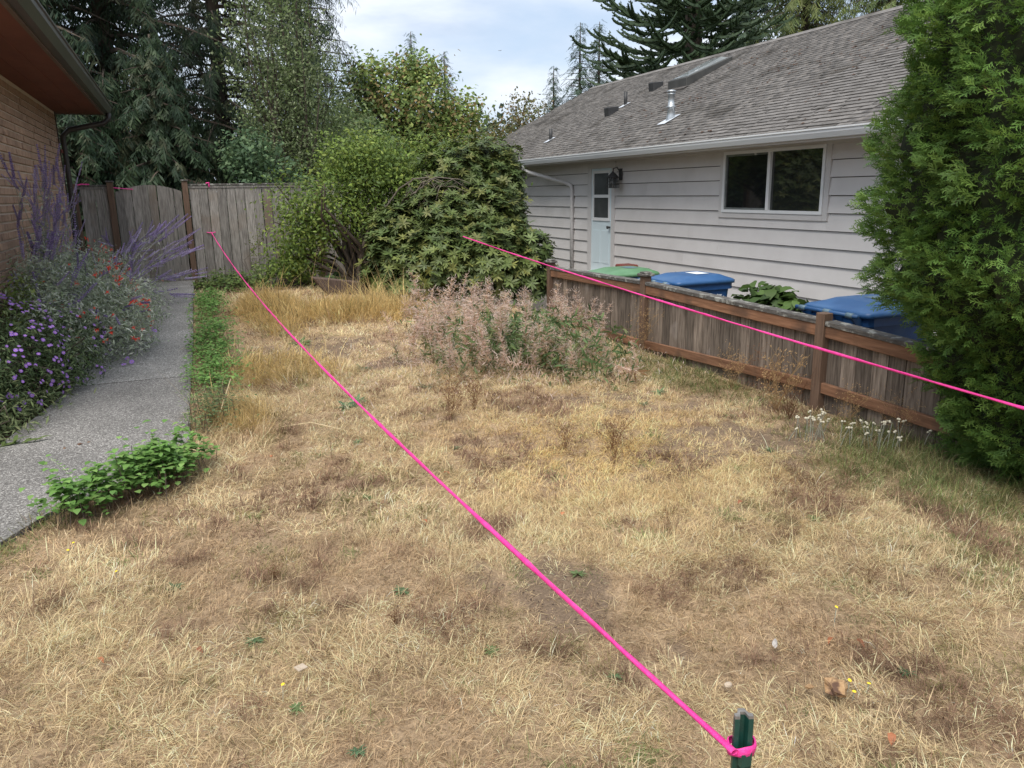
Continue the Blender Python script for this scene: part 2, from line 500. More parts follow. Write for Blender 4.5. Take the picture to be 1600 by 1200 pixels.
xs = np.concatenate([[-400, -150, -60, -25, -12, -8], np.arange(-5, 5.6, 0.08), [6, 7, 8, 10, 14, 20, 30, 60, 150, 400]])
ys = np.concatenate([[-300, -100, -30, -10, -5, -2], np.arange(-0.5, 17, 0.08), [18, 20, 24, 30, 45, 80, 160, 500]])
gx, gy = np.meshgrid(xs, ys)
gxf, gyf = gx.ravel(), gy.ravel()
gV = np.stack([gxf, gyf, gz(gxf, gyf)], 1)
nx = len(xs)
ii = (np.arange(len(ys) - 1)[:, None] * nx + np.arange(nx - 1)[None]).ravel()
gT = np.stack([ii, ii + 1, ii + nx + 1, ii + nx], 1)
so = soil(gxf, gyf)[:, None]
nzv = fbm(gxf, gyf, 0.5, 2)[:, None]
thatch = np.array([0.36, 0.26, 0.165]) * (0.75 + 0.5 * nzv)
gC = thatch * (1 - so) + np.array([0.20, 0.145, 0.10]) * so
bed = ((gxf < xl(gyf)) & (gyf > 5.0) | (gyf > 13.2))[:, None]
gC = np.where(bed, np.array([0.07, 0.05, 0.035]), gC)
gC = np.where((gxf > FX + 0.15)[:, None], np.array([0.16, 0.145, 0.125]) * (0.7 + 0.6 * nzv), gC)
gC = np.where((gyf > 15.3)[:, None], np.array([0.05, 0.05, 0.03]), gC)
ground = obj('ground', npmesh('ground', gV, gT, GROUND, gC, True), label='dry yard ground of thatch and bare brown soil', kind='structure')

# path of concrete slabs
path = obj('path', None, label='grey exposed aggregate concrete garden path leading to the gate', kind='structure')
SLABS = [([(15.0, .15, -.95), (14.32, .12, -.95)], (1.0, 1.0, 1.0)),
         ([(14.29, .12, -.95), (12.2, .06, -.95), (9.2, 0, -.95), (7.77, -.05, -1.05)], (1.25, 1.25, 1.24))]
s3 = [((-.05, 7.74), (-1.05, 7.74)), ((-.08, 6.8), (-1.18, 6.9)), ((-.09, 5.8), (-1.32, 6.2)), ((-.47, 5.16), (-1.62, 5.7)), ((-.85, 4.75), (-2.1, 5.15)), ((-1.03, 4.4), (-2.6, 4.7)), ((-1.6, 3.5), (-3.3, 4.0)), ((-2.6, 2.6), (-4.0, 3.2))]
strips = [([((a, y), (b, y)) for y, a, b in s], c) for s, c in SLABS] + [(s3, (0.95, 0.94, 0.93))]
for st, colr in strips:
    vs = []
    fine = []
    for i in range(len(st) - 1):
        k = 6
        for j in range(k + (i == len(st) - 2)):
            t = j / k
            fine.append(tuple(tuple(st[i][q][w] * (1 - t) + st[i + 1][q][w] * t for w in (0, 1)) for q in (0, 1)))
    mb = MB(); K = 4
    for (a, b) in fine:
        for q in range(K + 1):
            x = a[0] + (b[0] - a[0]) * q / K; y = a[1] + (b[1] - a[1]) * q / K
            mb.v.append((x, y, float(gz(x, y)) + 0.035))
    nn = len(mb.v)
    for (a, b) in fine:
        for q in range(K + 1):
            x = a[0] + (b[0] - a[0]) * q / K; y = a[1] + (b[1] - a[1]) * q / K
            mb.v.append((x, y, float(gz(x, y)) - 0.08))
    w = K + 1; L = len(fine)
    for i in range(L - 1):
        for q in range(K):
            a = i * w + q
            mb.f.append((a, a + 1, a + w + 1, a + w)); mb.f.append((nn + a, nn + a + w, nn + a + w + 1, nn + a + 1))
        mb.f.append((i * w, i * w + w, nn + i * w + w, nn + i * w)); mb.f.append((i * w + K, nn + i * w + K, nn + i * w + w + K, i * w + w + K))
    for q in range(K):
        mb.f.append((q, nn + q, nn + q + 1, q + 1)); e = (L - 1) * w + q; mb.f.append((e, e + 1, nn + e + 1, nn + e))
    o = obj('slab', mb.mesh('slab', AGG), path)
    o.color = (*colr, 1)

# ------------------------------------------------------------------ left brick house
WX = -1.6
HY0, HY1 = 6.7, 14.7
EZ = 3.05
bh = empty('brick_house', (WX - 3, 10, 0), 'tan brick house with red-brown soffit and dark gutter beside the flower bed', 'house')
wall = obj('wall', MB().box((WX - 6, HY0, -0.2), (WX - 0.02, HY1, EZ + 0.02)).mesh('wall', MORTAR), bh)
BL, BH_, CO = 0.304, 0.067, 0.088
bm_full = MB().box((-0.03, -BL / 2, 0), (0.0, BL / 2, BH_)).mesh('brick', BRICK, bevel=0.004)
cand = []
for c in range(int((EZ - 0.05) / CO)):
    off = (c % 2) * 0.155
    y = HY0 + 0.16 + off
    while y < HY1 - 0.14:
        cand.append((y, 0.04 + c * CO)); y += 0.31
vis = [p for p in cand if p[0] > 8.6]
vis.sort(key=lambda p: math.hypot(p[0], p[1] - 1.75))
near = set(vis[:300])
rest = MB()
for y, z in cand:
    dx = random.uniform(-0.004, 0.005)
    if (y, z) in near:
        obj('brick', bm_full, wall, (WX + dx, y, z), (0, random.uniform(-.01, .01), random.uniform(-.008, .008)))
    else:
        rest.box((WX - 0.03 + dx, y - BL / 2, z), (WX + dx, y + BL / 2, z + BH_))
obj('far_bricks', rest.mesh('far_bricks', BRICK), wall, kind='stuff')
soff = obj('soffit', MB().box((WX - 0.02, HY0 - 0.4, EZ + 0.02), (-0.96, HY1 + 0.06, EZ + 0.045)).mesh('soffit', SOFFIT), bh)
for xx in (-1.42, -1.2):
    obj('soffit_seam', MB().box((xx, HY0 - 0.4, EZ + 0.012), (xx + 0.012, HY1 + 0.055, EZ + 0.021)).mesh('soffit_seam', SOFFIT), soff)
obj('fascia', MB().box((-0.962, HY0 - 0.4, EZ + 0.0), (-0.93, HY1 + 0.1, EZ + 0.17)).mesh('fascia', FASCIAB), bh)
obj('end_fascia', MB().box((WX - 3, HY1 + 0.062, EZ + 0.0), (-0.963, HY1 + 0.09, EZ + 0.06)).mesh('end_fascia', FASCIAB), bh)
obj('gutter', MB().prism([(-0.928, EZ + 0.02), (-0.86, EZ + 0.02), (-0.815, EZ + 0.09), (-0.815, EZ + 0.135), (-0.80, EZ + 0.14), (-0.80, EZ + 0.155), (-0.83, EZ + 0.155), (-0.83, EZ + 0.10), (-0.87, EZ + 0.04), (-0.928, EZ + 0.04)], 1, HY0 - 0.4, HY1 + 0.14).mesh('gutter', GUTTERB), bh)
rf = MB().prism([(-0.85, EZ + 0.165), (-0.85, EZ + 0.19), (-5.4, EZ + 1.35), (-5.4, EZ + 1.3)], 1, HY0 - 0.5, HY1 + 0.12)
rf.prism([(-5.42, EZ + 1.3), (-5.42, EZ + 1.35), (-10, EZ + 0.19), (-10, EZ + 0.165)], 1, HY0 - 0.5, HY1 + 0.12)
obj('roof', rf.mesh('roof', SHINGLE), bh)
obj('gable', MB().prism([(WX - 6, EZ + 0.02), (WX - 0.05, EZ + 0.02), (WX - 0.05, EZ + 0.3), (-5.4, EZ + 1.28), (WX - 6, EZ + 0.75)], 1, HY0 + 0.05, HY1 - 0.02).mesh('gable', FASCIAB), bh)
dsx, dsy = WX + 0.05, HY1 - 0.06
obj('downspout', MB().tube([(-0.87, HY1 + 0.02, EZ + 0.03), (-0.87, HY1 + 0.02, EZ - 0.06), (-0.95, HY1 + 0.0, EZ - 0.13), (-1.45, HY1 - 0.04, EZ - 0.24), (dsx, dsy, EZ - 0.34), (dsx, dsy, EZ - 0.6), (dsx, dsy, 0.45), (dsx + .05, dsy, 0.36)], 0.042, 8).mesh('downspout', DSPOUTB, True), bh)
obj('cable', MB().tube([(WX + 0.012, HY1 - 0.32, EZ), (WX + 0.012, HY1 - 0.3, 2.5), (WX + 0.012, HY1 - 0.26, 1.6), (WX + 0.012, HY1 - 0.22, 0.3)], 0.009, 5).mesh('cable', DSPOUTB), bh)
for zz in (2.45, 1.05):
    obj('bracket', MB().box((WX + 0.004, HY1 - 0.3, zz), (WX + 0.03, HY1 - 0.1, zz + 0.05)).mesh('bracket', REDBOX), bh)

# ------------------------------------------------------------------ back fence and gate
FY = 15.0
bf = empty('board_fence', (1.5, FY, 0.28), 'tall grey weathered board fence across the back of the yard', 'fence')


def fboard(w, h, th=0.02, mat=None, arch=None, name='board'):
    mb = MB()
    n = 4
    poly = [(-w / 2, 0), (w / 2, 0)]
    tops = [(w / 2 - w * i / n, (arch(w / 2 - w * i / n) if arch else 0) + h) for i in range(n + 1)]
    return mb.prism(poly + tops, 1, -th / 2, th / 2).mesh(name, mat or FENCE_GREY)


x = -1.46
me_b = fboard(0.108, 1.66)
for k in range(4):
    obj('board', me_b, bf, (x + 0.055, FY + random.uniform(-.004, .004), 0.27), (0, random.uniform(-.006, .006), 0), (1, 1, random.uniform(.995, 1.005))); x += 0.113
me_b2 = fboard(0.1425, 1.66)
x = 0.21
for k in range(24):
    obj('board', me_b2, bf, (x + 0.075, FY + random.uniform(-.005, .005), 0.25 + random.uniform(-.015, .015)), (0, random.uniform(-.005, .005), random.uniform(-.02, .02))); x += 0.152
for px_, pt in ((-1.545, 2.0), (-1.0, 2.02), (0.155, 2.03), (2.4, 2.0), (3.87, 2.0)):
    p = obj('post', MB().box((-0.047, -0.06, 0), (0.047, 0.04, pt - 0.2)).mesh('post', POST_BROWN, bevel=0.004), bf, (px_, FY - 0.01, 0.18))
    if px_ > -1.5:
        obj('post_cap', MB().box((-0.062, -0.075, 0), (0.062, 0.055, 0.028)).mesh('post_cap', CAP_LICHEN, bevel=0.006), p, (px_, FY - 0.01, pt - 0.02))
for a, b in ((-1.5, -1.047), (0.2, 3.83)):
    obj('top_cap', MB().box((a, -0.03, 0), (b, 0.05, 0.03)).mesh('top_cap', CAP_LICHEN, bevel=0.004), bf, (0, FY, 1.935))
    obj('trim_board', MB().box((a, -0.022, 0), (b, -0.0125, 0.035)).mesh('trim_board', FENCE_GREY), bf, (0, FY, 1.895))
    for zz in (0.55, 1.7):
        obj('rail', MB().box((a, 0.016, 0), (b, 0.055, 0.085)).mesh('rail', FENCE_GREY), bf, (0, FY, zz))
gt = empty('arched_gate', (-0.42, FY, 0.3), 'grey board gate with arched top between two brown posts', 'gate')
gw = 1.035
nb = 8
bw = gw / nb
for k in range(nb):
    cx = -0.945 + bw * (k + 0.5)
    arch = lambda u, cx=cx: -0.42 * ((cx + u + 0.425) ** 2) + 0.02
    obj('board', fboard(bw - 0.006, 1.62, arch=arch), gt, (cx, FY + random.uniform(-.003, .003), 0.315), (0, random.uniform(-.004, .004), 0))
for zz in (0.5, 1.6):
    obj('rail', MB().box((-0.94, 0.013, 0), (0.085, 0.05, 0.085)).mesh('rail', FENCE_GREY), gt, (0, FY, zz))
pb = MB()
pb.tube([(-0.95, FY - 0.075, 1.915), (-0.8, FY - 0.05, 1.90), (-0.66, FY - 0.03, 1.885)], 0.008, 5)
obj('pink_tape', pb.mesh('pink_tape', HOTPINK), label='short pink string trailing over the arched gate beside the post', cat='string')
pb = MB().tube([(-1.49, FY - 0.05, 1.962), (-1.42, FY - 0.05, 1.977), (-1.3, FY - 0.04, 1.972)], 0.010, 5)
obj('pink_tape', pb.mesh('pink_tape', HOTPINK), label='short pink string on the fence top by the dark downspout', cat='string')
pb = MB().tube([(0.50, FY - 0.04, 1.972), (0.55, FY - 0.045, 1.985), (0.545, FY - 0.05, 1.93), (0.55, FY - 0.045, 1.91)], 0.012, 5)
obj('pink_knot', pb.mesh('pink_knot', HOTPINK), label='small pink knot on the top cap of the back fence', cat='string')

# ------------------------------------------------------------------ low side fence
sf = empty('side_fence', (FX, 6.5, 0), 'low brown board fence with cedar rails and lichen covered cap', 'fence')
PY = [(9.64, 0.75), (7.26, 0.785), (4.66, 0.735), (3.1, 0.66)]


def capz(y): return float(np.interp(y, [3.1, 4.66, 7.26, 9.64], [0.665, 0.735, 0.785, 0.755]))
def railz(y): return float(np.interp(y, [3.1, 4.66, 7.26, 9.64], [0.17, 0.20, 0.10, 0.05]))


for k in range(len(PY)):
    y = PY[k][0]
    top = capz(y) + (0.05, 0.055, 0.055, -0.3)[k]
    p = obj('post', MB().box((-0.045, -0.045, 0), (0.045, 0.045, top + 0.5)).mesh('post', POST_BROWN, bevel=0.004), sf, (FX - 0.012, y, -0.5))
    if k < 2:
        obj('post_cap', MB().box((-0.07, -0.07, 0), (0.07, 0.07, 0.03)).box((-0.05, -0.05, 0.031), (0.05, 0.05, 0.048)).mesh('post_cap', CAP_LICHEN, bevel=0.006), p, (FX - 0.012, y, top + 0.001))
for k in range(3):
    ya, yb = PY[k + 1][0] + 0.046, PY[k][0] - 0.046

    def beam(name, x0, x1, f0, f1, mat, ya=ya, yb=yb):
        a, b = f0(ya), f0(yb); c, d = f1(ya), f1(yb)
        mb = MB().add([(x0, ya, a), (x1, ya, a), (x1, yb, b), (x0, yb, b), (x0, ya, c), (x1, ya, c), (x1, yb, d), (x0, yb, d)],
                      [(0, 3, 2, 1), (4, 5, 6, 7), (0, 1, 5, 4), (1, 2, 6, 5), (2, 3, 7, 6), (3, 0, 4, 7)])
        return obj(name, mb.mesh(name, mat, bevel=0.004), sf)
    beam('top_cap', FX - 0.05, FX + 0.065, lambda y: capz(y) - 0.038, capz, CAP_LICHEN)
    beam('top_rail', FX - 0.04, FX - 0.003, lambda y: capz(y) - 0.13, lambda y: capz(y) - 0.0385, RAIL_RED)
    beam('bottom_rail', FX - 0.04, FX - 0.003, lambda y: railz(y) - 0.045, lambda y: railz(y) + 0.04, RAIL_RED)
    nbd = int(round((yb - ya) / 0.14)); wb = (yb - ya) / nbd
    y = ya + wb / 2
    bmesh_ = MB().box((0, -wb / 2 + 0.0045, 0), (0.018, wb / 2 - 0.0045, 1.0)).mesh('board', FENCE_DARK)
    while y < yb - wb / 2 + 0.01:
        top = capz(y) - 0.041
        bot = -0.42 if k > 0 else -0.3
        obj('board', bmesh_, sf, (FX + random.uniform(0, .006), y, bot), (0, 0, random.uniform(-.02, .02)), (1, 1, top - bot)); y += wb

# ------------------------------------------------------------------ right house
HX = 8.0
nh = empty('beige_house', (12, 12, -0.4), 'beige lap siding house with grey shingle roof behind the low fence', 'house')
GY0, GY1 = 2.5, 21.9
hw = obj('wall', MB().box((HX + 0.02, GY0, -0.6), (16.0, GY1, 2.36)).mesh('wall', INNER), nh)
DO = (13.82, 14.95)                     # door opening with casing
WI = (8.2, 10.52, 1.30, 2.36)           # window opening with trim (y0,y1,z0,z1)
WL = (18.2, 19.4, 1.66, 2.36)
z = 2.362 - 0.232
levels = []
zt = 2.35
lv = [2.35, 2.085] + [1.86 - 0.2325 * k for k in range(11)]
for i in range(len(lv) - 1):
    z1, z0 = lv[i], lv[i + 1]
    segs = [(GY0, DO[0]), (DO[1], GY1)]
    for (w0, w1, q0, q1) in (WI, WL):
        if z0 < q1 - 0.02 and z1 > q0 + 0.02:
            ns = []
            for a, b in segs:
                if a < w0 and b > w1:
                    ns += [(a, w0), (w1, b)]
                    if q0 - z0 > 0.03:
                        fz = (q0 - z0) / (z1 - z0)
                        mb = MB().prism([(HX + 0.019, z0 + 0.011), (HX - 0.024, z0 + 0.011), (HX - 0.024 + 0.028 * fz, q0 - .001), (HX + 0.019, q0 - .001)], 1, w0 + .001, w1 - .001)
                        obj('siding_plank', mb.mesh('siding_plank', SIDING), hw)
                else: ns.append((a, b))
            segs = ns
    for a, b in segs:
        y = a
        first = True
        while y < b - 0.01:
            e = min(b, y + (random.uniform(1.2, 4.6) if first else 4.88)); first = False
            if b - e < 0.5: e = b
            mb = MB().prism([(HX + 0.019, z0 + 0.011), (HX - 0.024, z0 + 0.011), (HX + 0.004, z1 + 0.0), (HX + 0.019, z1 + 0.0)], 1, y + 0.0012, e - 0.0012)
            obj('siding_plank', mb.mesh('siding_plank', SIDING), hw)
            y = e
# soffit, fascia, gutter
EV = 7.42
obj('soffit', MB().box((EV + 0.02, GY0, 2.365), (HX + 0.1, GY1 + 0.35, 2.385)).mesh('soffit', TRIMB), nh)
obj('frieze', MB().box((HX - 0.036, GY0, 2.291), (HX + 0.015, GY1, 2.364)).mesh('frieze', TRIMB), nh)
obj('gutter', MB().prism([(EV, 2.33), (EV - 0.07, 2.33), (EV - 0.10, 2.39), (EV - 0.10, 2.42), (EV - 0.115, 2.425), (EV - 0.115, 2.445), (EV - 0.085, 2.445), (EV - 0.085, 2.40), (EV - 0.06, 2.35), (EV, 2.35)], 1, GY0, GY1 + 0.4).mesh('gutter', GUTTERW), nh)
obj('fascia', MB().box((EV + 0.001, GY0, 2.30), (EV + 0.019, GY1 + 0.38, 2.44)).mesh('fascia', TRIMB), nh)
# roof
KX = 0.502
RX, RZ = 12.0, 2.45 + (12.0 - 7.36) * 0.502
SL = math.sqrt(1 + KX * KX)
rd = MB().prism([(EV - 0.06, 2.42), (RX, RZ - 0.03), (RX, RZ - 0.09), (EV - 0.06, 2.37)], 1, GY0 - 0.3, 22.25)
rd.prism([(RX + 0.001, RZ - 0.03), (16.6, RZ - 0.03 - 4.6 * KX), (16.6, RZ - 0.09 - 4.6 * KX), (RX + 0.001, RZ - 0.09)], 1, GY0 - 0.3, 22.25)
roof = obj('roof', rd.mesh('roof', ROOFDECK), nh)
obj('gable_wall', MB().prism([(HX + 0.1, 2.39), (16.0, 2.39), (RX, RZ - 0.12)], 1, GY1 - 0.08, GY1 - 0.001).mesh('gable_wall', SIDING), nh)
ang = math.atan(KX)
TW, TE = 0.24, 0.118
tab = MB().add([(-0.02, -TW / 2 + .003, 0), (TE + 0.03, -TW / 2 + .003, -0.003), (TE + 0.03, TW / 2 - .003, -0.003), (-0.02, TW / 2 - .003, 0),
                (-0.02, -TW / 2 + .003, 0.024), (TE + 0.03, -TW / 2 + .003, 0.006), (TE + 0.03, TW / 2 - .003, 0.006), (-0.02, TW / 2 - .003, 0.024)],
               [(0, 3, 2, 1), (4, 5, 6, 7), (0, 1, 5, 4), (1, 2, 6, 5), (2, 3, 7, 6), (3, 0, 4, 7)])
tabm = tab.mesh('shingle', SHINGLE)
tabs = []
nc = int(5.2 / TE)
for c in range(nc):
    y = 6.2 + (c % 3) * 0.11 + random.uniform(0, .08)
    s = c * TE
    drift = random.uniform(-.004, .004)
    while y < 22.2:
        xx = EV - 0.06 + s / SL + drift
        tabs.append((xx + random.uniform(-.004, .004), y, 2.425 + (xx - EV + 0.06) * KX + random.uniform(0, .004), random.uniform(-.008, .008)))
        y += TW + random.choice((0, 0, .03, -.06))
order = sorted(range(len(tabs)), key=lambda i: (tabs[i][1] < 7.4, tabs[i][0] ** 2 + tabs[i][1] ** 2))
for i in order[:300]:
    x, y, z, q = tabs[i]
    if x > RX - 0.1: continue
    obj('shingle', tabm, roof, (x, y, z), (0, -ang, q))
tv = np.array([v for v in tab.v]); tf = np.array(tab.f)
ca, sa = math.cos(ang), math.sin(ang)
RM = np.array([[ca, 0, -sa], [0, 1, 0], [sa, 0, ca]])
tp = np.array([tabs[i][:3] for i in order[300:] if tabs[i][0] < RX - 0.1])
shv = rng.uniform(0.75, 1.2, (len(tp), 1))
V, T, C = place((tv, tf), tp, np.broadcast_to(RM, (len(tp), 3, 3)), 1.0, np.ones((len(tp), 3)) * shv)
# joined far shingles keep a colour of their own per tab
SHV = pm('shingle_mixed', (0.118, 0.11, 0.103), (0.192, 0.18, 0.169), 9, 0.95, bump=0.5, bscale=120, c3=(0.085, 0.078, 0.07), c3scale=1.2)
nt = SHV.node_tree
at = nt.nodes.new('ShaderNodeAttribute'); at.attribute_name = 'Col'
mxx = nt.nodes.new('ShaderNodeMix'); mxx.data_type = 'RGBA'; mxx.blend_type = 'MULTIPLY'; mxx.inputs['Factor'].default_value = 1
bs = nt.nodes['Principled BSDF']
src = bs.inputs['Base Color'].links[0].from_socket
nt.links.new(src, mxx.inputs[6]); nt.links.new(at.outputs['Color'], mxx.inputs[7]); nt.links.new(mxx.outputs[2], bs.inputs['Base Color'])
obj('far_shingles', npmesh('far_shingles', V, T, SHV, C), roof, kind='stuff')
obj('ridge_cap', MB().prism([(RX - 0.16, RZ - 0.075), (RX, RZ + 0.012), (RX + 0.16, RZ - 0.075), (RX, RZ - 0.02)], 1, GY0 - 0.3, 22.26).mesh('ridge_cap', SHINGLE), roof)
obj('drip_edge', MB().box((EV - 0.10, GY0, 2.446), (EV - 0.02, 22.26, 2.452)).mesh('drip_edge', ROOFDECK), roof)


def rz(x): return 2.44 + (x - 7.36) * KX


# brown needle debris caught on the shingles
nd = 700
dx = rng.uniform(7.5, 11.2, nd); dy = rng.normal(12, 2.6, nd)
keep = (fbm(dx, dy, 0.7, 3) > 0.56) & (dy > 7) & (dy < 21)
dx, dy = dx[keep], dy[keep]
dpos = np.stack([dx, dy, 2.44 + (dx - 7.36) * KX + 0.022], 1)
dt = (np.array([[-.04, -.02, 0], [.03, -.03, .004], [.045, .02, 0], [-.02, .03, .006], [0, 0, .014]]), np.array([[0, 1, 4], [1, 2, 4], [2, 3, 4], [3, 0, 4]]))
V, T, C = place(dt, dpos, basis(np.tile([[-KX, 0, 1.0]], (len(dpos), 1))), rng.uniform(.3, .8, len(dpos)), rpick([(0.11, 0.06, 0.04), (0.085, 0.055, 0.04), (0.14, 0.075, 0.045)], len(dpos)))
obj('needle_debris', npmesh('needle_debris', V, T, STRAW, C), roof, kind='stuff')
# skylight
sx0, sx1, sy0, sy1 = 10.1, 11.25, 14.6, 15.3
z00, z11 = rz(sx0) + 0.20, rz(sx1) + 0.09
fr = MB().add([(sx0, sy0, rz(sx0) - .05), (sx1, sy0, rz(sx1) - .05), (sx1, sy1, rz(sx1) - .05), (sx0, sy1, rz(sx0) - .05), (sx0, sy0, z00), (sx1, sy0, z11), (sx1, sy1, z11), (sx0, sy1, z00)],
              [(0, 3, 2, 1), (4, 5, 6, 7), (0, 1, 5, 4), (1, 2, 6, 5), (2, 3, 7, 6), (3, 0, 4, 7)])
sk = obj('skylight', fr.mesh('skylight', SKYL, bevel=0.012), roof)
e = 0.07
zz = lambda x: z00 + (z11 - z00) * (x - sx0) / (sx1 - sx0)
obj('pane', MB().add([(sx0 + e, sy0 + e, zz(sx0 + e) + .004), (sx1 - e, sy0 + e, zz(sx1 - e) + .004), (sx1 - e, sy1 - e, zz(sx1 - e) + .004), (sx0 + e, sy1 - e, zz(sx0 + e) + .004),
                     (sx0 + e + .1, sy0 + e + .1, zz(sx0 + e) + .06), (sx1 - e - .1, sy0 + e + .1, zz(sx1 - e) + .03), (sx1 - e - .1, sy1 - e - .1, zz(sx1 - e) + .03), (sx0 + e + .1, sy1 - e - .1, zz(sx0 + e) + .06)],
                    [(0, 1, 5, 4), (1, 2, 6, 5), (2, 3, 7, 6), (3, 0, 4, 7), (4, 5, 6, 7)]).mesh('pane', SKYP), sk)
obj('flashing_strip', MB().add([(sx0 - .12, sy0 - .08, rz(sx0 - .12) + .03), (sx0 - .005, sy0 - .08, rz(sx0) + .03), (sx0 - .005, sy1 + .08, rz(sx0) + .03), (sx0 - .12, sy1 + .08, rz(sx0 - .12) + .03)], [(0, 1, 2, 3)]).mesh('flashing_strip', ROOFDECK), sk)


def lathe(mb, cx, cy, prof, n=14):
    vs, fs = [], []
    for r, z in prof:
        vs += [(cx + r * math.cos(2 * math.pi * k / n), cy + r * math.sin(2 * math.pi * k / n), z) for k in range(n)]
    for i in range(len(prof) - 1):
        for k in range(n):
            a, b = i * n + k, i * n + (k + 1) % n
            fs.append((a, b, b + n, a + n))
    fs.append(tuple((len(prof) - 1) * n + k for k in range(n)))
    return mb.add(vs, fs)


def flash(x, y, r, parent):
    obj('flashing', MB().add([(x - 1.7 * r, y - r, rz(x - 1.7 * r) + .026), (x + r, y - r, rz(x + r) + .026), (x + r, y + r, rz(x + r) + .026), (x - 1.7 * r, y + r, rz(x - 1.7 * r) + .026)], [(0, 1, 2, 3)]).mesh('flashing', FLASH), parent)


fx, fy = 8.42, 12.62
b0 = rz(fx)
fl = obj('flue_pipe', lathe(MB(), fx, fy, [(.10, b0 - .05), (.075, b0 + .07), (.062, b0 + .20), (.09, b0 + .205), (.09, b0 + .225), (.058, b0 + .235), (.058, b0 + .42), (.07, b0 + .425), (.07, b0 + .445), (.055, b0 + .45), (.055, b0 + .465), (.085, b0 + .47), (.085, b0 + .49), (.03, b0 + .51)]).mesh('flue_pipe', GALV, True), roof)
flash(fx, fy, .13, fl)
for (x, y, h) in ((9.72, 16.42, .30), (8.3, 17.42, .26)):
    b0 = rz(x)
    q = obj('vent_pipe', MB().tube([(x, y, b0 - .05), (x, y, b0 + h)], .04, 10).mesh('vent_pipe', DARKM, True), roof)
    flash(x, y, .09, q)
for (x, y) in ((9.29, 16.36), (10.4, 16.28)):
    b0 = rz(x)
    obj('box_vent', MB().add([(x - .09, y - .11, b0 - .05), (x + .16, y - .11, rz(x + .16) - .03), (x + .16, y + .11, rz(x + .16) - .03), (x - .09, y + .11, b0 - .05), (x - .11, y - .11, b0 + .15), (x + .16, y - .11, rz(x + .16) + .10), (x + .16, y + .11, rz(x + .16) + .10), (x - .11, y + .11, b0 + .15)],
                             [(0, 3, 2, 1), (4, 5, 6, 7), (0, 1, 5, 4), (1, 2, 6, 5), (2, 3, 7, 6), (3, 0, 4, 7)]).mesh('box_vent', DARKM, bevel=0.01), roof)
# downspout
obj('downspout', MB().tube([(EV - 0.04, 16.95, 2.34), (EV - 0.04, 16.95, 2.24), (EV + 0.02, 16.85, 2.18), (HX - 0.1, 15.85, 1.92), (HX - 0.06, 15.65, 1.85), (HX - 0.055, 15.62, 1.75), (HX - 0.055, 15.62, -0.3)], 0.042, 8).mesh('downspout', TRIMB, True), nh)


def window(y0, y1, z0, z1, split, name='window', bars=True):
    w = obj(name, MB().box((HX - 0.03, y0, z0), (HX + 0.015, y0 + .085, z1)).box((HX - 0.03, y1 - .085, z0), (HX + 0.015, y1, z1)).box((HX - 0.034, y0 + .086, z0), (HX + 0.015, y1 - .086, z0 + .075)).box((HX - 0.034, y0 + .086, z1 - .06), (HX + 0.015, y1 - .086, z1)).mesh('window_trim', TRIMB), hw)
    a, b, c, d = y0 + .09, y1 - .09, z0 + .08, z1 - .065
    t = .045
    f = MB()
    f.box((HX - .045, a, c), (HX + .01, a + t, d)).box((HX - .045, b - t, c), (HX + .01, b, d)).box((HX - .048, a + t, c), (HX + .01, b - t, c + t)).box((HX - .048, a + t, d - t), (HX + .01, b - t, d))
    if split: f.box((HX - .052, split - .03, c + t), (HX + .005, split + .03, d - t))
    obj('frame', f.mesh('frame', WHITE), w)
    if split:
        obj('pane', MB().box((HX - .012, a + t, c + t), (HX - .006, split - .03, d - t)).mesh('pane', GLASSR), w)
        s_ = MB()
        y_a, y_b = split + .03, b - t
        g = .03
        s_.box((HX - .03, y_a, c + t), (HX, y_a + g, d - t)).box((HX - .03, y_b - g, c + t), (HX, y_b, d - t)).box((HX - .028, y_a + g, c + t), (HX, y_b - g, c + t + g)).box((HX - .028, y_a + g, d - t - g), (HX, y_b - g, d - t))
        obj('sash', s_.mesh('sash', SKYP), w)
        obj('pane', MB().box((HX - .010, y_a + g, c + t + g), (HX - .004, y_b - g, d - t - g)).mesh('pane', GLASS), w)
    else:
        obj('pane', MB().box((HX - .012, a + t, c + t), (HX - .006, b - t, d - t)).mesh('pane', GLASS), w)


window(WI[0], WI[1], WI[2], WI[3] - 0.002, 9.37)
window(WL[0], WL[1], WL[2], WL[3] - 0.002, None)
# door
d0, d1 = 13.95, 14.80
cs_ = MB().box((HX - .03, DO[0] + .002, -0.2), (HX + .019, d0, 2.29)).box((HX - .03, d1, -0.2), (HX + .019, DO[1] - .002, 2.29)).box((HX - .033, d0, 2.18), (HX + .019, d1, 2.29))
dr = obj('door', MB().box((HX - .012, d0 + .004, 0.1), (HX + .018, d1 - .004, 2.175)).mesh('door', DOORM), nh)
obj('casing', cs_.mesh('casing', TRIMB), dr)
obj('threshold', MB().box((HX - .12, d0, 0.04), (HX + .018, d1, 0.098)).mesh('threshold', TRIMB), dr)
wz = ((1.20, 1.60), (1.66, 2.08))
for a, b in wz:
    obj('pane', MB().box((HX - .016, d0 + .12, a), (HX - .0125, d1 - .12, b)).mesh('pane', SCREEN), dr)
fr = MB()
fr.box((HX - .03, d0 + .07, 1.14), (HX - .013, d0 + .12, 2.13)).box((HX - .03, d1 - .12, 1.14), (HX - .013, d1 - .07, 2.13))
for a, b in ((1.14, 1.2), (1.6, 1.66), (2.08, 2.13)): fr.box((HX - .032, d0 + .12, a), (HX - .013, d1 - .12, b))
obj('window_frame', fr.mesh('window_frame', WHITE), dr)
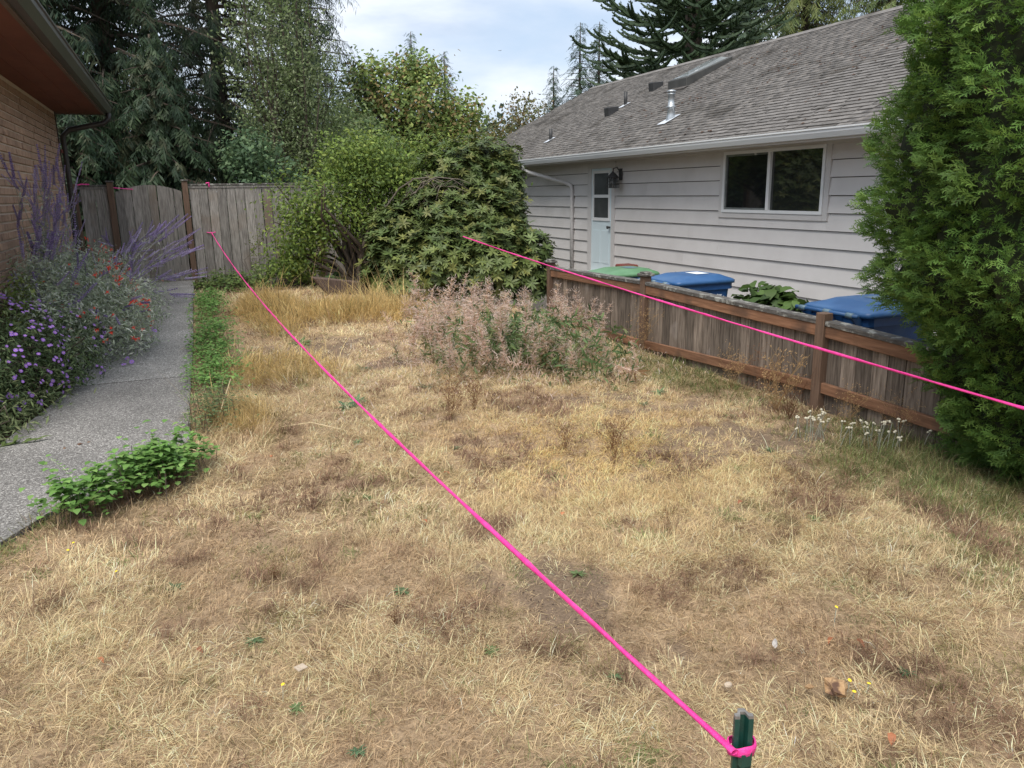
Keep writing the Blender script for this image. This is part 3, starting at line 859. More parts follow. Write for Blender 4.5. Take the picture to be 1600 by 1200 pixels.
for (a, b) in ((d0 + .1, d0 + .38), (d1 - .38, d1 - .1)):
    obj('panel', MB().box((HX - .02, a, 0.28), (HX - .0125, b, 0.95)).mesh('panel', DOORM, bevel=0.003), dr)
obj('handle', MB().tube([(HX - .012, d0 + .06, 1.02), (HX - .06, d0 + .06, 1.02)], .018, 8).tube([(HX - .06, d0 + .06, 1.02), (HX - .085, d0 + .06, 1.02)], .03, 10).mesh('handle', DARKM, True), dr)
# wall lantern
ly, lz = 13.6, 1.98
ln = empty('wall_lantern', (HX - .03, ly, lz), 'black caged wall lantern beside the pale blue door', 'lamp')
obj('backplate', MB().box((HX - .045, ly - .055, lz - .05), (HX - .017, ly + .055, lz + .17)).mesh('backplate', DARKM, bevel=.006), ln)
obj('arm', MB().tube([(HX - .04, ly, lz + .1), (HX - .11, ly, lz + .19), (HX - .19, ly, lz + .17), (HX - .2, ly, lz + .09)], .013, 6).mesh('arm', DARKM), ln)
lx = HX - .2
cg = MB()
for u in (-.085, -.028, .028, .085):
    for s in (-.085, .085):
        cg.box((lx + u - .006, ly + s - .006, lz - .19), (lx + u + .006, ly + s + .006, lz))
        cg.box((lx + s - .0055, ly + u - .0055, lz - .19), (lx + s + .0055, ly + u + .0055, lz))
for hgt in (-.19, -.13, -.065, 0):
    cg.box((lx - .092, ly - .092, lz + hgt - .005), (lx - .084, ly + .092, lz + hgt + .005)).box((lx + .084, ly - .092, lz + hgt - .005), (lx + .092, ly + .092, lz + hgt + .005))
    cg.box((lx - .092, ly - .0925, lz + hgt - .0052), (lx + .092, ly - .084, lz + hgt + .0052)).box((lx - .092, ly + .084, lz + hgt - .0052), (lx + .092, ly + .0925, lz + hgt + .0052))
obj('cage', cg.mesh('cage', DARKM), ln)
obj('cap', lathe(MB(), lx, ly, [(.13, lz + .006), (.11, lz + .03), (.04, lz + .09), (.015, lz + .12)], 4).mesh('cap', DARKM), ln)
obj('glass', lathe(MB(), lx, ly, [(.065, lz - .185), (.07, lz - .1), (.06, lz - .01)], 10).mesh('glass', SKYP, True), ln)

# ------------------------------------------------------------------ wheeled bins
BASEZ = -0.42


def ring(w, d, z, cx=0, cy=0, r=0.06):
    pts = []
    for sx, sy, a0 in ((1, 1, 0), (-1, 1, 90), (-1, -1, 180), (1, -1, 270)):
        for k in range(3):
            a = R(a0 + 45 * k)
            pts.append((cx + sx * (d / 2 - r) + r * math.cos(a), cy + sy * (w / 2 - r) + r * math.sin(a), z))
    return pts


def loft(rings, capb=True, capt=True):
    mb = MB(); n = len(rings[0])
    vs = [p for r in rings for p in r]
    fs = [(i * n + k, i * n + (k + 1) % n, (i + 1) * n + (k + 1) % n, (i + 1) * n + k) for i in range(len(rings) - 1) for k in range(n)]
    if capb: fs.append(tuple(range(n))[::-1])
    if capt: fs.append(tuple((len(rings) - 1) * n + k for k in range(n)))
    return mb.add(vs, fs)


def bin_(x, y, h, w, d, bodym, lidm, label, symbol=False, rotz=0):
    """hinge bar on the -x side; x,y = centre"""
    e = empty('wheeled_bin', (x, y, BASEZ), label, 'bin', 'wheeled bins behind the low fence')
    zt = BASEZ + h

    def L(rs): return [[(p[0] + x, p[1] + y, p[2]) for p in r] for r in rs]
    body = obj('body', loft(L([ring(w * .72, d * .70, BASEZ + .03), ring(w * .8, d * .8, BASEZ + h * .45), ring(w * .9, d * .9, zt - .12), ring(w * .97, d * .97, zt - .115), ring(w * .97, d * .97, zt - .03)])).mesh('body', bodym, bevel=0.0), e)
    lid = obj('lid', loft(L([ring(w * 1.03, d * 1.03, zt - .045), ring(w * 1.03, d * 1.03, zt - .01), ring(w * .98, d * .98, zt + .006), ring(w * .80, d * .78, zt + .028, .03), ring(w * .72, d * .6, zt + .05, .05), ring(w * .66, d * .5, zt + .052, .05)])).mesh('lid', lidm, True), e)
    hx = x - d / 2 - .10
    hb = MB().tube([(hx, y - w / 2 + .02, zt - .02), (hx, y + w / 2 - .02, zt - .02)], .018, 8)
    obj('handle_bar', hb.mesh('handle_bar', lidm, True), e)
    for s in (-.36, -.02, .36):
        obj('hinge', MB().tube([(hx, y + s * w - .035, zt - .02), (hx, y + s * w + .035, zt - .02)], .024, 8).mesh('hinge', PALELID, True), e)
    for s in (-.38, -.1, .1, .38):
        obj('hinge_bracket', MB().prism([(hx - .01, zt - .035), (x - d / 2 + .03, zt - .03), (x - d / 2 + .045, zt - .20)], 1, y + s * w - .012, y + s * w + .012).mesh('hinge_bracket', bodym), e)
    for s in (-1, 1):
        wx = x - d * .33
        yw = y + s * (w / 2 - .02)
        wh = obj('wheel', MB().tube([(wx, yw - .03, BASEZ + .13), (wx, yw + .03, BASEZ + .13)], .13, 18).mesh('wheel', RUBBER), e)
        obj('hub', MB().tube([(wx, yw - .034, BASEZ + .13), (wx, yw + .034, BASEZ + .13)], .05, 10).mesh('hub', bodym), wh)
    if symbol:
        # chasing-arrows mark on the side that faces the street (-y)
        sm_ = MB()
        cx, cz = x + .22, zt - .24
        yy = y - w * .445
        for k in range(3):
            a = R(90 + 120 * k)
            c, s = math.cos(a), math.sin(a)

            def P(u, v): return (cx + u * c - v * s, yy + (-.004) + (cz + u * s + v * c - zt) * -.09 - .012, cz + u * s + v * c)
            poly1 = [P(.062, -.035), P(.062, .03), P(.036, .03), P(.036, -.02)]
            poly2 = [P(.075, .03), P(.024, .03), P(.03, .072)]
            sm_.add(poly1, [(0, 1, 2, 3)]).add(poly2, [(0, 1, 2)])
        obj('recycling_mark', sm_.mesh('recycling_mark', WHITEP), e)
    obj('lid_label', MB().add([(x + .02, y - .12, zt + .056), (x + .2, y - .12, zt + .056), (x + .2, y + .12, zt + .056), (x + .02, y + .12, zt + .056)], [(0, 1, 2, 3)]).mesh('lid_label', WHITEP if symbol else PALELID), lid)
    return e


bin_(5.66, 7.98, 1.115, .72, .82, BLUE, BLUELID, 'blue wheeled bin with white recycling mark, between green lidded bin and leafy plant', True)
bin_(5.80, 9.8, 1.03, .70, .82, BLUE, GREENL, 'blue wheeled bin with a green lid, nearest the door')
bin_(5.5, 5.05, 1.16, .74, .84, BLUE, BLUELID, 'blue wheeled bin partly hidden behind the tall arborvitae')

# hose reel by the siding
hr = empty('hose_reel', (7.6, 12.4, -.42), 'reddish brown hose reel with black coiled hose against the beige siding', 'hose reel')
obj('box', MB().box((7.35, 12.35, -.4), (7.65, 12.7, .42)).mesh('box', REDBOX, bevel=.02), hr)
for k in range(7):
    yy = 12.28 - k * .045
    pts = [(7.5 + .1 * math.cos(t), yy - .02 * t / 6, .28 + .09 * math.sin(t)) for t in np.linspace(0, 6.28, 12)]
    obj('coil', MB().tube(pts, .012, 5).mesh('coil', RUBBER, True), hr)
obj('hose', MB().tube([(7.5, 11.98, .2), (7.48, 11.9, .36), (7.48, 11.75, .40), (7.48, 11.62, .3), (7.5, 11.6, .0), (7.5, 11.6, -.42)], .014, 6).mesh('hose', RUBBER, True), hr)

# ------------------------------------------------------------------ strings and stake
A = np.array([0.908, 1.066, 0.659])
st = empty('green_stake', (0.925, 1.07, 0), 'dark green metal U-post stake with pink string tied near its top', 'stake')
prof = [(-.019, .0), (-.019, .010), (-.011, .012), (-.007, .026), (.007, .026), (.011, .012), (.019, .010), (.019, 0), (.009, .0), (.005, .015), (-.005, .015), (-.009, 0)]
yaw = -0.39
cy_, sy_ = math.cos(yaw), math.sin(yaw)
pr = [(0.935 + u * cy_ - w * sy_, 1.075 + u * sy_ + w * cy_) for u, w in prof]
tilt = lambda t: t
obj('post', MB().prism(pr, 2, -.3, .72).mesh('post', STAKEG), st)
pr2 = [(0.935 + (u * .97) * cy_ - w * sy_, 1.075 + (u * .97) * sy_ + w * cy_) for u, w in prof]
obj('worn_tip', MB().prism(pr2, 2, .7203, .727).mesh('worn_tip', STEELW), st)
for zz in (.62, .45, .28, .12):
    obj('tab', MB().box((0.935 - .012, 1.06, zz), (0.935 + .012, 1.073, zz + .03)).mesh('tab', STAKEG), st)
B_ = np.array([0.504, 14.965, 1.134])
pts = [A + (B_ - A) * t - np.array([0, 0, 4 * .22 * t * (1 - t)]) for t in np.linspace(0, 1, 260)]
ss = empty('boundary_string', tuple(A), 'hot pink string running from the green stake to the back fence', 'string')
obj('line', MB().tape(pts, .0185, .012, .12).mesh('line', HOTPINK, True), ss)
bnd = MB()
nb_ = 26
for zz_, ro in ((.640, .0), (.6405, .003), (.651, .0045), (.6615, .003), (.662, .0)):
    bnd.v += [(0.937 + (.0245 + ro) * math.cos(t) * (1.25 if math.cos(t) > 0 else 1.0), 1.085 + (.0215 + ro) * math.sin(t), zz_ + .003 * math.sin(3 * t + zz_ * 200)) for t in np.linspace(0, 2 * math.pi, nb_, endpoint=False)]
bnd.f += [(i * nb_ + k, i * nb_ + (k + 1) % nb_, (i + 1) * nb_ + (k + 1) % nb_, (i + 1) * nb_ + k) for i in range(4) for k in range(nb_)]
obj('knot', bnd.mesh('knot', HOTPINK, True), ss)
obj('fence_tie', MB().tube([(0.43, FY - .03, 1.138), (0.47, FY - .035, 1.128), (0.504, FY - .035, 1.130), (0.54, FY - .035, 1.128), (0.575, FY - .03, 1.14)], .009, 5).mesh('fence_tie', HOTPINK), ss)
A2 = np.array([3.86, 11.13, 1.115]); D2 = np.array([3.8, 2.49, 0.69])
E2 = D2 + (D2 - A2) * .22
pts = [A2 + (E2 - A2) * t - np.array([0, 0, 4 * .055 * t * (1 - t)]) for t in np.linspace(0, 1, 200)]
s2 = empty('fence_string', tuple(A2), 'hot pink string running in front of the low fence from rhododendron to arborvitae', 'string')
obj('line', MB().tape(pts, .0195, .013, .1).mesh('line', HOTPINK, True), s2)
obj('stake', MB().box((E2[0] - .015, E2[1] - .03, -.2), (E2[0] + .015, E2[1] + .0, E2[2] + .05)).mesh('stake', STAKEG), s2)

# ================================================================== vegetation
GREENS = np.array


def leaf_tpl(l=1.0, w=0.4, fold=0.12, droop=0.1):
    V = np.array([[0, 0, 0], [-w * .46, l * .32, fold * w], [w * .46, l * .32, fold * w], [-w * .42, l * .66, fold * w - droop * l * .3], [w * .42, l * .66, fold * w - droop * l * .3], [0, l, -droop * l]])
    T = np.array([[0, 2, 1], [1, 2, 4], [1, 4, 3], [3, 4, 5]])
    return V, T


def quad_leaf(l=1.0, w=0.45):
    return np.array([[0, 0, 0], [-w / 2, l * .5, .05], [0, l, 0], [w / 2, l * .5, .05]]), np.array([[0, 3, 1], [1, 3, 2]])


def rosette_tpl(n=9, l=0.13, w=0.042, lift=0.25):
    Vs, Ts, Cs, b = [], [], [], 0
    for k in range(n):
        a = 2.4 * k + random.uniform(-.2, .2)
        tilt = lift + 0.5 * (k % 3) / 3 + random.uniform(-.25, .15)
        v, t = leaf_tpl(l * random.uniform(.75, 1.1), w, -0.2, 0.25)
        c, s = math.cos(tilt), math.sin(tilt)
        v = v @ np.array([[1, 0, 0], [0, c, -s], [0, s, c]]).T
        c, s = math.cos(a), math.sin(a)
        v = v @ np.array([[c, -s, 0], [s, c, 0], [0, 0, 1]]).T
        Vs.append(v); Ts.append(t + b); b += len(v)
        Cs.append(np.ones((len(v), 3)) * random.uniform(.8, 1.2))
    return np.concatenate(Vs), np.concatenate(Ts), np.concatenate(Cs)


def spray_tpl(n=9, l=0.10, w=0.004, spread=0.8):
    """flat drooping fan of fine scale-leaved twigs, growing along +Y"""
    Vs, Ts, Cs, b = [], [], [], 0

    def strip(p, q, w0, sh):
        nonlocal b
        p, q = np.array(p, float), np.array(q, float)
        d = q - p; d = d / (np.linalg.norm(d) + 1e-9); s = np.array([d[1], -d[0], 0]) * w0
        Vs.append(np.array([p - s, p + s, q])); Ts.append(np.array([[0, 1, 2]]) + b); b += 3
        Cs.append(np.ones((3, 3)) * sh)
    strip((0, 0, 0), (0, l, -.15 * l), w, 0.85)
    for k in range(n):
        t = 0.1 + 0.82 * k / n
        sd = 1 if k % 2 else -1
        a = spread * (1 - .25 * t) * random.uniform(.85, 1.15)
        ll = l * (0.6 - .38 * t) * random.uniform(.8, 1.15)
        p = (0, l * t, -.15 * l * t)
        q = (sd * math.sin(a) * ll, l * t + math.cos(a) * ll, -.15 * l * t - .3 * ll * random.uniform(-.3, 1.2))
        strip(p, q, w, random.uniform(.9, 1.15))
        if ll > .28 * l:
            for u, s2_ in ((.35, 1), (.6, -1)):
                m_ = np.array(p) * (1 - u) + np.array(q) * u
                a2 = sd * a + s2_ * .55
                strip(m_, m_ + np.array([math.sin(a2), math.cos(a2), random.uniform(-.5, .2)]) * ll * .45, w * .9, random.uniform(1.0, 1.3))
    return np.concatenate(Vs), np.concatenate(Ts), np.concatenate(Cs)


def twig_tpl(l=0.5, n=9, w=0.03, droop=0.5):
    """conifer branchlet along +Y with side shoots that hang"""
    Vs, Ts, Cs, b = [], [], [], 0

    def tri(p, q, w0, sh):
        nonlocal b
        p, q = np.array(p, float), np.array(q, float)
        d = q - p; s = np.cross(d, [random.uniform(-.4, .4), 0.3, 1]); s = s / (np.linalg.norm(s) + 1e-9) * w0
        m_ = p * .5 + q * .5
        Vs.append(np.array([p, m_ + s, q, m_ - s])); Ts.append(np.array([[0, 1, 3], [3, 1, 2]]) + b); b += 4
        Cs.append(np.ones((4, 3)) * sh)
    tri((0, 0, 0), (0, l, -.15 * l), w * .8, .8)
    for k in range(n):
        t = 0.05 + .9 * k / n
        sd = 1 if k % 2 else -1
        ll = l * (.5 - .3 * t) * random.uniform(.6, 1.3)
        fw = random.uniform(.3, .9)
        q = (sd * random.uniform(.35, .85) * ll, l * t + fw * ll, -.15 * l * t - droop * ll * random.uniform(.2, 1.6))
        tri((0, l * t, -.15 * l * t), q, w, random.uniform(.8, 1.25))
    return np.concatenate(Vs), np.concatenate(Ts), np.concatenate(Cs)


def blades(px, py, pz, hx, hy, L, W, a0, a1, col):
    """bent grass blades: root, lean heading, length, width, lean angles, colour"""
    n = len(px)
    p = np.stack([px, py, pz], 1)
    hn = np.hypot(hx, hy) + 1e-9
    h = np.stack([hx / hn, hy / hn, np.zeros(n)], 1)
    s = np.stack([-h[:, 1], h[:, 0], np.zeros(n)], 1) * W[:, None] / 2
    up = np.array([[0, 0, 1.0]])
    mid = p + (h * np.sin(a0)[:, None] + up * np.cos(a0)[:, None]) * (L * .5)[:, None]
    tip = mid + (h * np.sin(a1)[:, None] + up * np.cos(a1)[:, None]) * (L * .5)[:, None]
    V = np.stack([p, mid + s, mid - s, tip], 1).reshape(-1, 3)
    b = (np.arange(n) * 4)[:, None]
    T = np.concatenate([b + [[0, 1, 2]], b + [[2, 1, 3]]], 1).reshape(-1, 3)
    return V, T, np.repeat(col, 4, axis=0)


def in_view(x, y, z, mx=0.35):
    c = (np.stack([x, y, z], 1) - CAM) @ RC
    d = -c[:, 2]
    u = c[:, 0] / d * 1220 / 800; v = c[:, 1] / d * 1220 / 600
    return (d > .3) & (np.abs(u) < 1 + mx) & (v > -1 - mx)


# ------------------------------------------------------------------ lawn
STRAWS = [(0.78, 0.62, 0.38), (0.70, 0.54, 0.31), (0.82, 0.68, 0.46), (0.64, 0.48, 0.27), (0.74, 0.57, 0.33)]
TANS = [(0.52, 0.385, 0.235), (0.44, 0.315, 0.19), (0.58, 0.44, 0.28)]
BROWNS = [(0.25, 0.155, 0.105), (0.20, 0.125, 0.085), (0.31, 0.20, 0.135)]
OLIVES = [(0.24, 0.215, 0.09), (0.19, 0.185, 0.075), (0.30, 0.255, 0.115)]
GREENSG = [(0.19, 0.245, 0.085), (0.23, 0.28, 0.11), (0.155, 0.21, 0.075)]
PAL = np.array([np.mean(STRAWS, 0), np.mean(TANS, 0), np.mean(BROWNS, 0), np.mean(OLIVES, 0), np.mean(GREENSG, 0)])


def zone(x, y, cx, cy, rx, ry, e=.35):
    return 1 - sm(1 - e, 1 + e, np.hypot((x - cx) / rx, (y - cy) / ry) + (fbm(x, y, .5, 9) - .5) * .7)


def lawn(ntuft, ylo, yhi, nb, width, name, label):
    y = rng.uniform(ylo, yhi, ntuft * 3)
    x = rng.uniform(-3.2, FX - 0.03, len(y))
    z = gz(x, y)
    k = (x > xr(y) - 0.02) & in_view(x, y, z)
    x, y, z = x[k][:ntuft], y[k][:ntuft], z[k][:ntuft]
    s = soil(x, y)
    k = rng.uniform(0, 1, len(x)) > s * .72
    x, y, z, s = x[k], y[k], z[k], s[k]
    n = len(x)
    big = fbm(x, y, 1.6, 11); mid = fbm(x, y, .55, 12); fine = fbm(x, y, .22, 13)
    # kind: 0 straw 1 tan 2 brown 3 olive 4 green
    kind = np.where(mid + .25 * (big - .5) > .42, 0, 1)
    kind = np.where((fbm(x, y, .45, 31) > .67) & (rng.uniform(0, 1, n) < .7), 2, kind)
    kind = np.where(rng.uniform(0, 1, n) < .10, rng.integers(0, 4, n), kind)
    kind = np.where((fbm(x, y, .28, 41) > .70) & (rng.uniform(0, 1, n) < .6), 3, kind)
    kind = np.where((fbm(x, y, .2, 43) > .76) & (rng.uniform(0, 1, n) < .7), 4, kind)
    kind = np.where((fbm(x, y, .16, 44) > .70) & (rng.uniform(0, 1, n) < .7), 2, kind)
    gr = np.maximum.reduce([zone(x, y, 4.3, 3.2, .75, 1.15), .85 * zone(x, y, 4.3, 6.0, .42, 1.2), .8 * (1 - sm(.04, .22, x - xr(y))) * (y < 5.3), .5 * zone(x, y, 4.1, 8.6, .7, 1.2), .4 * zone(x, y, 3.9, 2.3, .7, .9)])
    gr2 = rng.uniform(0, 1, n) < gr * .62
    kind = np.where(gr2, np.where(rng.uniform(0, 1, n) < .6, 4, 3), kind)
    long_ = np.maximum.reduce([zone(x, y, 2.0, 10.6, 1.3, .75), zone(x, y, 1.05, 10.9, .42, 1.5), .55 * zone(x, y, .75, 7.7, .6, .65), .45 * zone(x, y, .3, 6.2, .3, .6)])
    ll = (.026 + .026 * fine + .026 * (kind == 0) * mid) * (1 + 3.6 * long_) * (1 + .7 * gr * (kind >= 3)) * rng.uniform(.7, 1.35, n)
    ll = np.where(s > .3, ll * .6, ll)
    ll = np.where(kind == 2, ll * 1.35, ll)
    base = PAL[kind] * (1 + rng.normal(0, .13, (n, 1))) * (.62 + .78 * fbm(x, y, .15, 46))[:, None]
    gold = np.clip(1 - np.hypot((x - 2.6) / 1.7, (y - 4.6) / 2.0), 0, 1) * (kind < 2) * (.4 + fbm(x, y, .7, 48))
    base = base * (1 - gold[:, None]) + np.array([.78, .56, .25]) * gold[:, None] * (.85 + .3 * fine)[:, None]
    base = np.where((long_ > .4)[:, None] & (kind < 3)[:, None], np.array([.60, .45, .21]) * (1 + rng.normal(0, .15, (n, 1))), base)
    # blades
    N = n * nb
    r = np.repeat
    rad = .010 + .022 * rng.uniform(0, 1, N) * r(1 + long_, nb)
    th = rng.uniform(0, 2 * np.pi, N)
    bx, by = r(x, nb) + rad * np.cos(th), r(y, nb) + rad * np.sin(th)
    fa = 2 * np.pi * (fbm(bx, by, .9, 51) * 1.6)
    lean = .55 + .9 * r(long_, nb)
    hx = np.cos(th) + lean * np.cos(fa) + rng.normal(0, .5, N)
    hy = np.sin(th) + lean * np.sin(fa) + rng.normal(0, .5, N)
    L = r(ll, nb) * (.45 + rng.gamma(2.0, .32, N))
    a0 = np.clip(rng.normal(1.02, .36, N) - .35 * r(long_, nb), 0, 1.5); a1 = np.clip(a0 + np.abs(rng.normal(.42, .35, N)), 0, 1.9)
    a0 = np.where(r(kind, nb) == 2, a0 * .7, a0); a1 = np.where(r(kind, nb) == 2, a1 * .8, a1)
    up_ = r(gr, nb) * (r(kind, nb) >= 3)
    a0 = a0 * (1 - .4 * up_); a1 = a1 * (1 - .3 * up_)
    W = width * rng.uniform(.6, 1.3, N)
    col = r(base, nb, axis=0) * (1 + rng.normal(0, .28, (N, 1)))
    col = np.clip(col, .02, .85)
    V, T, C = blades(bx, by, gz(bx, by) - .004, hx, hy, L, W, a0, a1, col)
    obj(name, npmesh(name, V, T, STRAW, C), label=label, cat='grass', kind='stuff')


lawn(20000, .8, 3.9, 13, .0024, 'dry_grass', 'short straw coloured dry lawn grass in the foreground')
lawn(15000, 3.9, 7.5, 11, .0038, 'dry_grass', 'straw coloured dry lawn grass in the middle of the yard')
lawn(10000, 7.5, 13.6, 8, .0068, 'dry_grass', 'long golden dry grass in front of the shrubs')

# long strands lying over the path edge and loose litter straws
N = 5000
x = rng.uniform(-2, 4.5, N); y = rng.uniform(.9, 9, N)
k = (x > xr(y) + .02) & in_view(x, y, gz(x, y)); x, y = x[k], y[k]; n = len(x)
V, T, C = blades(x, y, gz(x, y) + rng.uniform(.01, .05, n), rng.normal(0, 1, n), rng.normal(0, 1, n), rng.uniform(.04, .11, n), np.full(n, .0017) * (1 + y / 6), rng.uniform(1.2, 1.6, n), rng.uniform(1.4, 1.75, n), rpick(STRAWS, n))
obj('straw_litter', npmesh('straw_litter', V, T, STRAW, C), label='loose pale straw lying flat over the dry lawn', cat='straw', kind='stuff')
# bare soil crumbs
N = 9000
x = rng.uniform(.6, 4.3, N); y = rng.uniform(1.8, 9.3, N); k = soil(x, y) > rng.uniform(.2, 1, N)
x, y = x[k], y[k]
ct = (np.array([[1, 0, 0], [-.5, .87, 0], [-.5, -.87, 0], [0, 0, .8]]), np.array([[0, 1, 3], [1, 2, 3], [2, 0, 3]]))
V, T, C = place(ct, np.stack([x, y, gz(x, y)], 1), basis(rng.normal(0, .3, (len(x), 3)) + [0, 0, 1]), rng.uniform(.003, .011, len(x)), rpick([(.14, .10, .08), (.10, .075, .06), (.2, .15, .11), (.3, .22, .14)], len(x)))
obj('soil_crumbs', npmesh('soil_crumbs', V, T, STRAW, C), label='brown soil crumbs and chaff on the bare patches', cat='soil', kind='stuff')


# ------------------------------------------------------------------ foliage volumes
def ell_points(ells, n, shell=.35, lump=.12, seed=1):
    """points near the surface of a union of ellipsoids, with outward normals"""
    vol = np.array([e[3] * e[4] + e[4] * e[5] + e[3] * e[5] for e in ells]); w = vol / vol.sum()
    P, Nn = [], []
    for e, k in zip(ells, rng.multinomial(n, w)):
        d = rng.normal(0, 1, (k, 3)); d /= np.linalg.norm(d, axis=1, keepdims=True)
        lum = 1 + lump * 2 * (fbm(d[:, 0] * 3 + e[0], d[:, 1] * 3 + d[:, 2] * 4 + e[1], .8, seed) - .5)
        rr = (1 - shell * rng.uniform(0, 1, k) ** 1.6) * lum
        P.append(np.array(e[:3]) + d * np.array(e[3:6]) * rr[:, None]); q = d / np.array(e[3:6]); Nn.append(q / np.linalg.norm(q, axis=1, keepdims=True))
    P, Nn = np.concatenate(P), np.concatenate(Nn)
    keep = np.ones(len(P), bool)
    for e in ells:
        keep &= (((P - np.array(e[:3])) / np.array(e[3:6])) ** 2).sum(1) > (1 - shell * 1.6) ** 2
    return P[keep], Nn[keep]


def limbs(mb, base, tips, r0, bend=.25):
    for t in tips:
        b = Vector(base) + Vector((random.uniform(-.1, .1), random.uniform(-.1, .1), 0)); t = Vector(t)
        m1 = b.lerp(t, .35) + Vector((random.uniform(-bend, bend), random.uniform(-bend, bend), random.uniform(0, bend)))
        m2 = b.lerp(t, .7) + Vector((random.uniform(-bend, bend), random.uniform(-bend, bend), random.uniform(0, bend)))
        mb.tube([b, m1, m2, t], [r0, r0 * .75, r0 * .5, r0 * .2], 6, False)


# arborvitae at the end of the low fence
def arb_r(z): return np.interp(z, [-.05, .0, .3, .5, .8, 1.1, 1.4, 1.9, 2.3, 2.8, 3.6, 4.6, 5.6, 6.2], [.62, .66, .80, .86, .98, 1.18, 1.30, 1.31, 1.28, 1.16, 1.0, .75, .38, .08])


AC = np.array([5.0, 2.9])
ar = empty('arborvitae', (5.0, 2.9, 0), 'tall dense green arborvitae at the end of the low fence', 'tree')
obj('trunk', MB().tube([(5.0, 2.9, -.45), (5.02, 2.88, 1.5), (5.0, 2.9, 3.5), (5, 2.9, 5.6)], [.13, .11, .07, .02], 8).mesh('trunk', BARK, True), ar)
NS = 45000
z = np.concatenate([rng.uniform(-.05, 3.3, NS), rng.uniform(3.3, 6.1, 4000)])
th = rng.uniform(0, 2 * np.pi, len(z))
dirc = np.stack([np.cos(th), np.sin(th)], 1)
kp = ((dirc @ (-AC / np.linalg.norm(AC))) > -.15) | (rng.uniform(0, 1, len(z)) < .12)
z, th, dirc = z[kp], th[kp], dirc[kp]


def arb_lump(th, z):
    big = (fbm(th * 2.2, z * .8, .5, 61) - .5) * .42
    u, w_ = th * 1.3 + z * .35, z - th * .25
    lay = fbm(th * 1.25, z * 2.1 + .5 * np.sin(th * 2), .34, 62, 2)         # layered plumes, creases under each
    lay2 = fbm(th * 3.0, z * 3.2, .34, 63, 2)
    return big + (sm(.3, .72, lay) - .55) * .16 + (lay2 - .5) * .12


n = len(z)
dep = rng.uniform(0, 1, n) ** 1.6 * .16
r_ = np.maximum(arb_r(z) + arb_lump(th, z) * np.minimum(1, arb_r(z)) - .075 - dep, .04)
pos = np.stack([AC[0] + dirc[:, 0] * r_, AC[1] + dirc[:, 1] * r_, z], 1)
tang = np.stack([-dirc[:, 1], dirc[:, 0], np.zeros(n)], 1)
sway = (fbm(th * 1.3, z, .3, 66) - .5) * 2.6
dv = np.concatenate([dirc, np.zeros((n, 1))], 1) * .75 + tang * (sway[:, None] + rng.normal(0, .3, (n, 1))) + np.array([[0, 0, 1.0]]) * rng.normal(.22, .4, (n, 1))
dv /= np.linalg.norm(dv, axis=1, keepdims=True)
nrm = tang * rng.normal(0, .7, (n, 1)) + np.array([[0, 0, 1.0]]) * rng.normal(.9, .5, (n, 1)) + np.concatenate([dirc, np.zeros((n, 1))], 1) * .4
sxv = np.cross(dv, nrm); sxv /= np.linalg.norm(sxv, axis=1, keepdims=True); szv = np.cross(sxv, dv)
Mx = np.stack([sxv, dv, szv], 2)
tone = fbm(th * 2, z, .3, 68)
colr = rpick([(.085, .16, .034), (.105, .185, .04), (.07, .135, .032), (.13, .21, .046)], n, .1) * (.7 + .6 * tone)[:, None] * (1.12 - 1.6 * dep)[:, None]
brown = (fbm(th * 2, z, .13, 69) > .86) & (rng.uniform(0, 1, n) < .5)
colr = np.where(brown[:, None], np.array([.16, .085, .045]), colr)
tpls = [spray_tpl(6, .088, .0040, .7) for _ in range(5)]
which = rng.integers(0, 5, n)
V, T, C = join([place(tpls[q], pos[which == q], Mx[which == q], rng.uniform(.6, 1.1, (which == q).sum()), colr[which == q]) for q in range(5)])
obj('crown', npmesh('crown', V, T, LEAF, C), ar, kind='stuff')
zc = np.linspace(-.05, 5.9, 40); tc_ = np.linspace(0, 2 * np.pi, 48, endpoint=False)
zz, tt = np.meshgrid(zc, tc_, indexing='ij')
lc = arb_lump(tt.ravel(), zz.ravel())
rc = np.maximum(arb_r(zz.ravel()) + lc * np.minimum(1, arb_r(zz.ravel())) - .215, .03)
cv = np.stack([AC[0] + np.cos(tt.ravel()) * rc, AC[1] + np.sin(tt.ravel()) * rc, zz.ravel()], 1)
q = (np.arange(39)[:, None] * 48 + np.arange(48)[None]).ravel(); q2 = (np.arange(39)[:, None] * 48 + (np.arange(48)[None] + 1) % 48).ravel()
ARBC = pm('core_shade', (0.010, 0.018, 0.007), (0.028, 0.034, 0.014), 18, 0.95, bump=.5, bscale=30)  # for shells added against see-through; the crown's inner shade is put into this colour
obj('dark_core', npmesh('dark_core', cv, np.stack([q, q2, q2 + 48, q + 48], 1), ARBC), ar)

# rhododendron
rh = empty('rhododendron', (4.0, 12.0, .2), 'dark green rhododendron with whorled leaves at the end of the fence', 'shrub')
RE = [(3.15, 12.0, .62, .62, .6, .6), (3.75, 11.75, .75, .65, .6, .6), (4.4, 11.5, .7, .7, .6, .66), (4.95, 11.5, .6, .58, .55, .66), (3.3, 12.4, 1.1, .62, .6, .5), (3.95, 12.3, 1.35, .65, .6, .5), (4.6, 12.2, 1.35, .65, .6, .55), (4.95, 12.4, 1.3, .5, .55, .55), (4.4, 12.9, 2.1, .7, .6, .48), (4.95, 12.9, 2.25, .58, .55, .45), (5.05, 12.6, 1.85, .42, .5, .5), (4.1, 12.7, 1.7, .6, .5, .45)]
P, Nn = ell_points(RE, 8800, .34, .32, 71)
k = (P[:, 2] > .12) & ((P[:, 1] < 12.6) | (rng.uniform(0, 1, len(P)) < .4)); P, Nn = P[k], Nn[k]
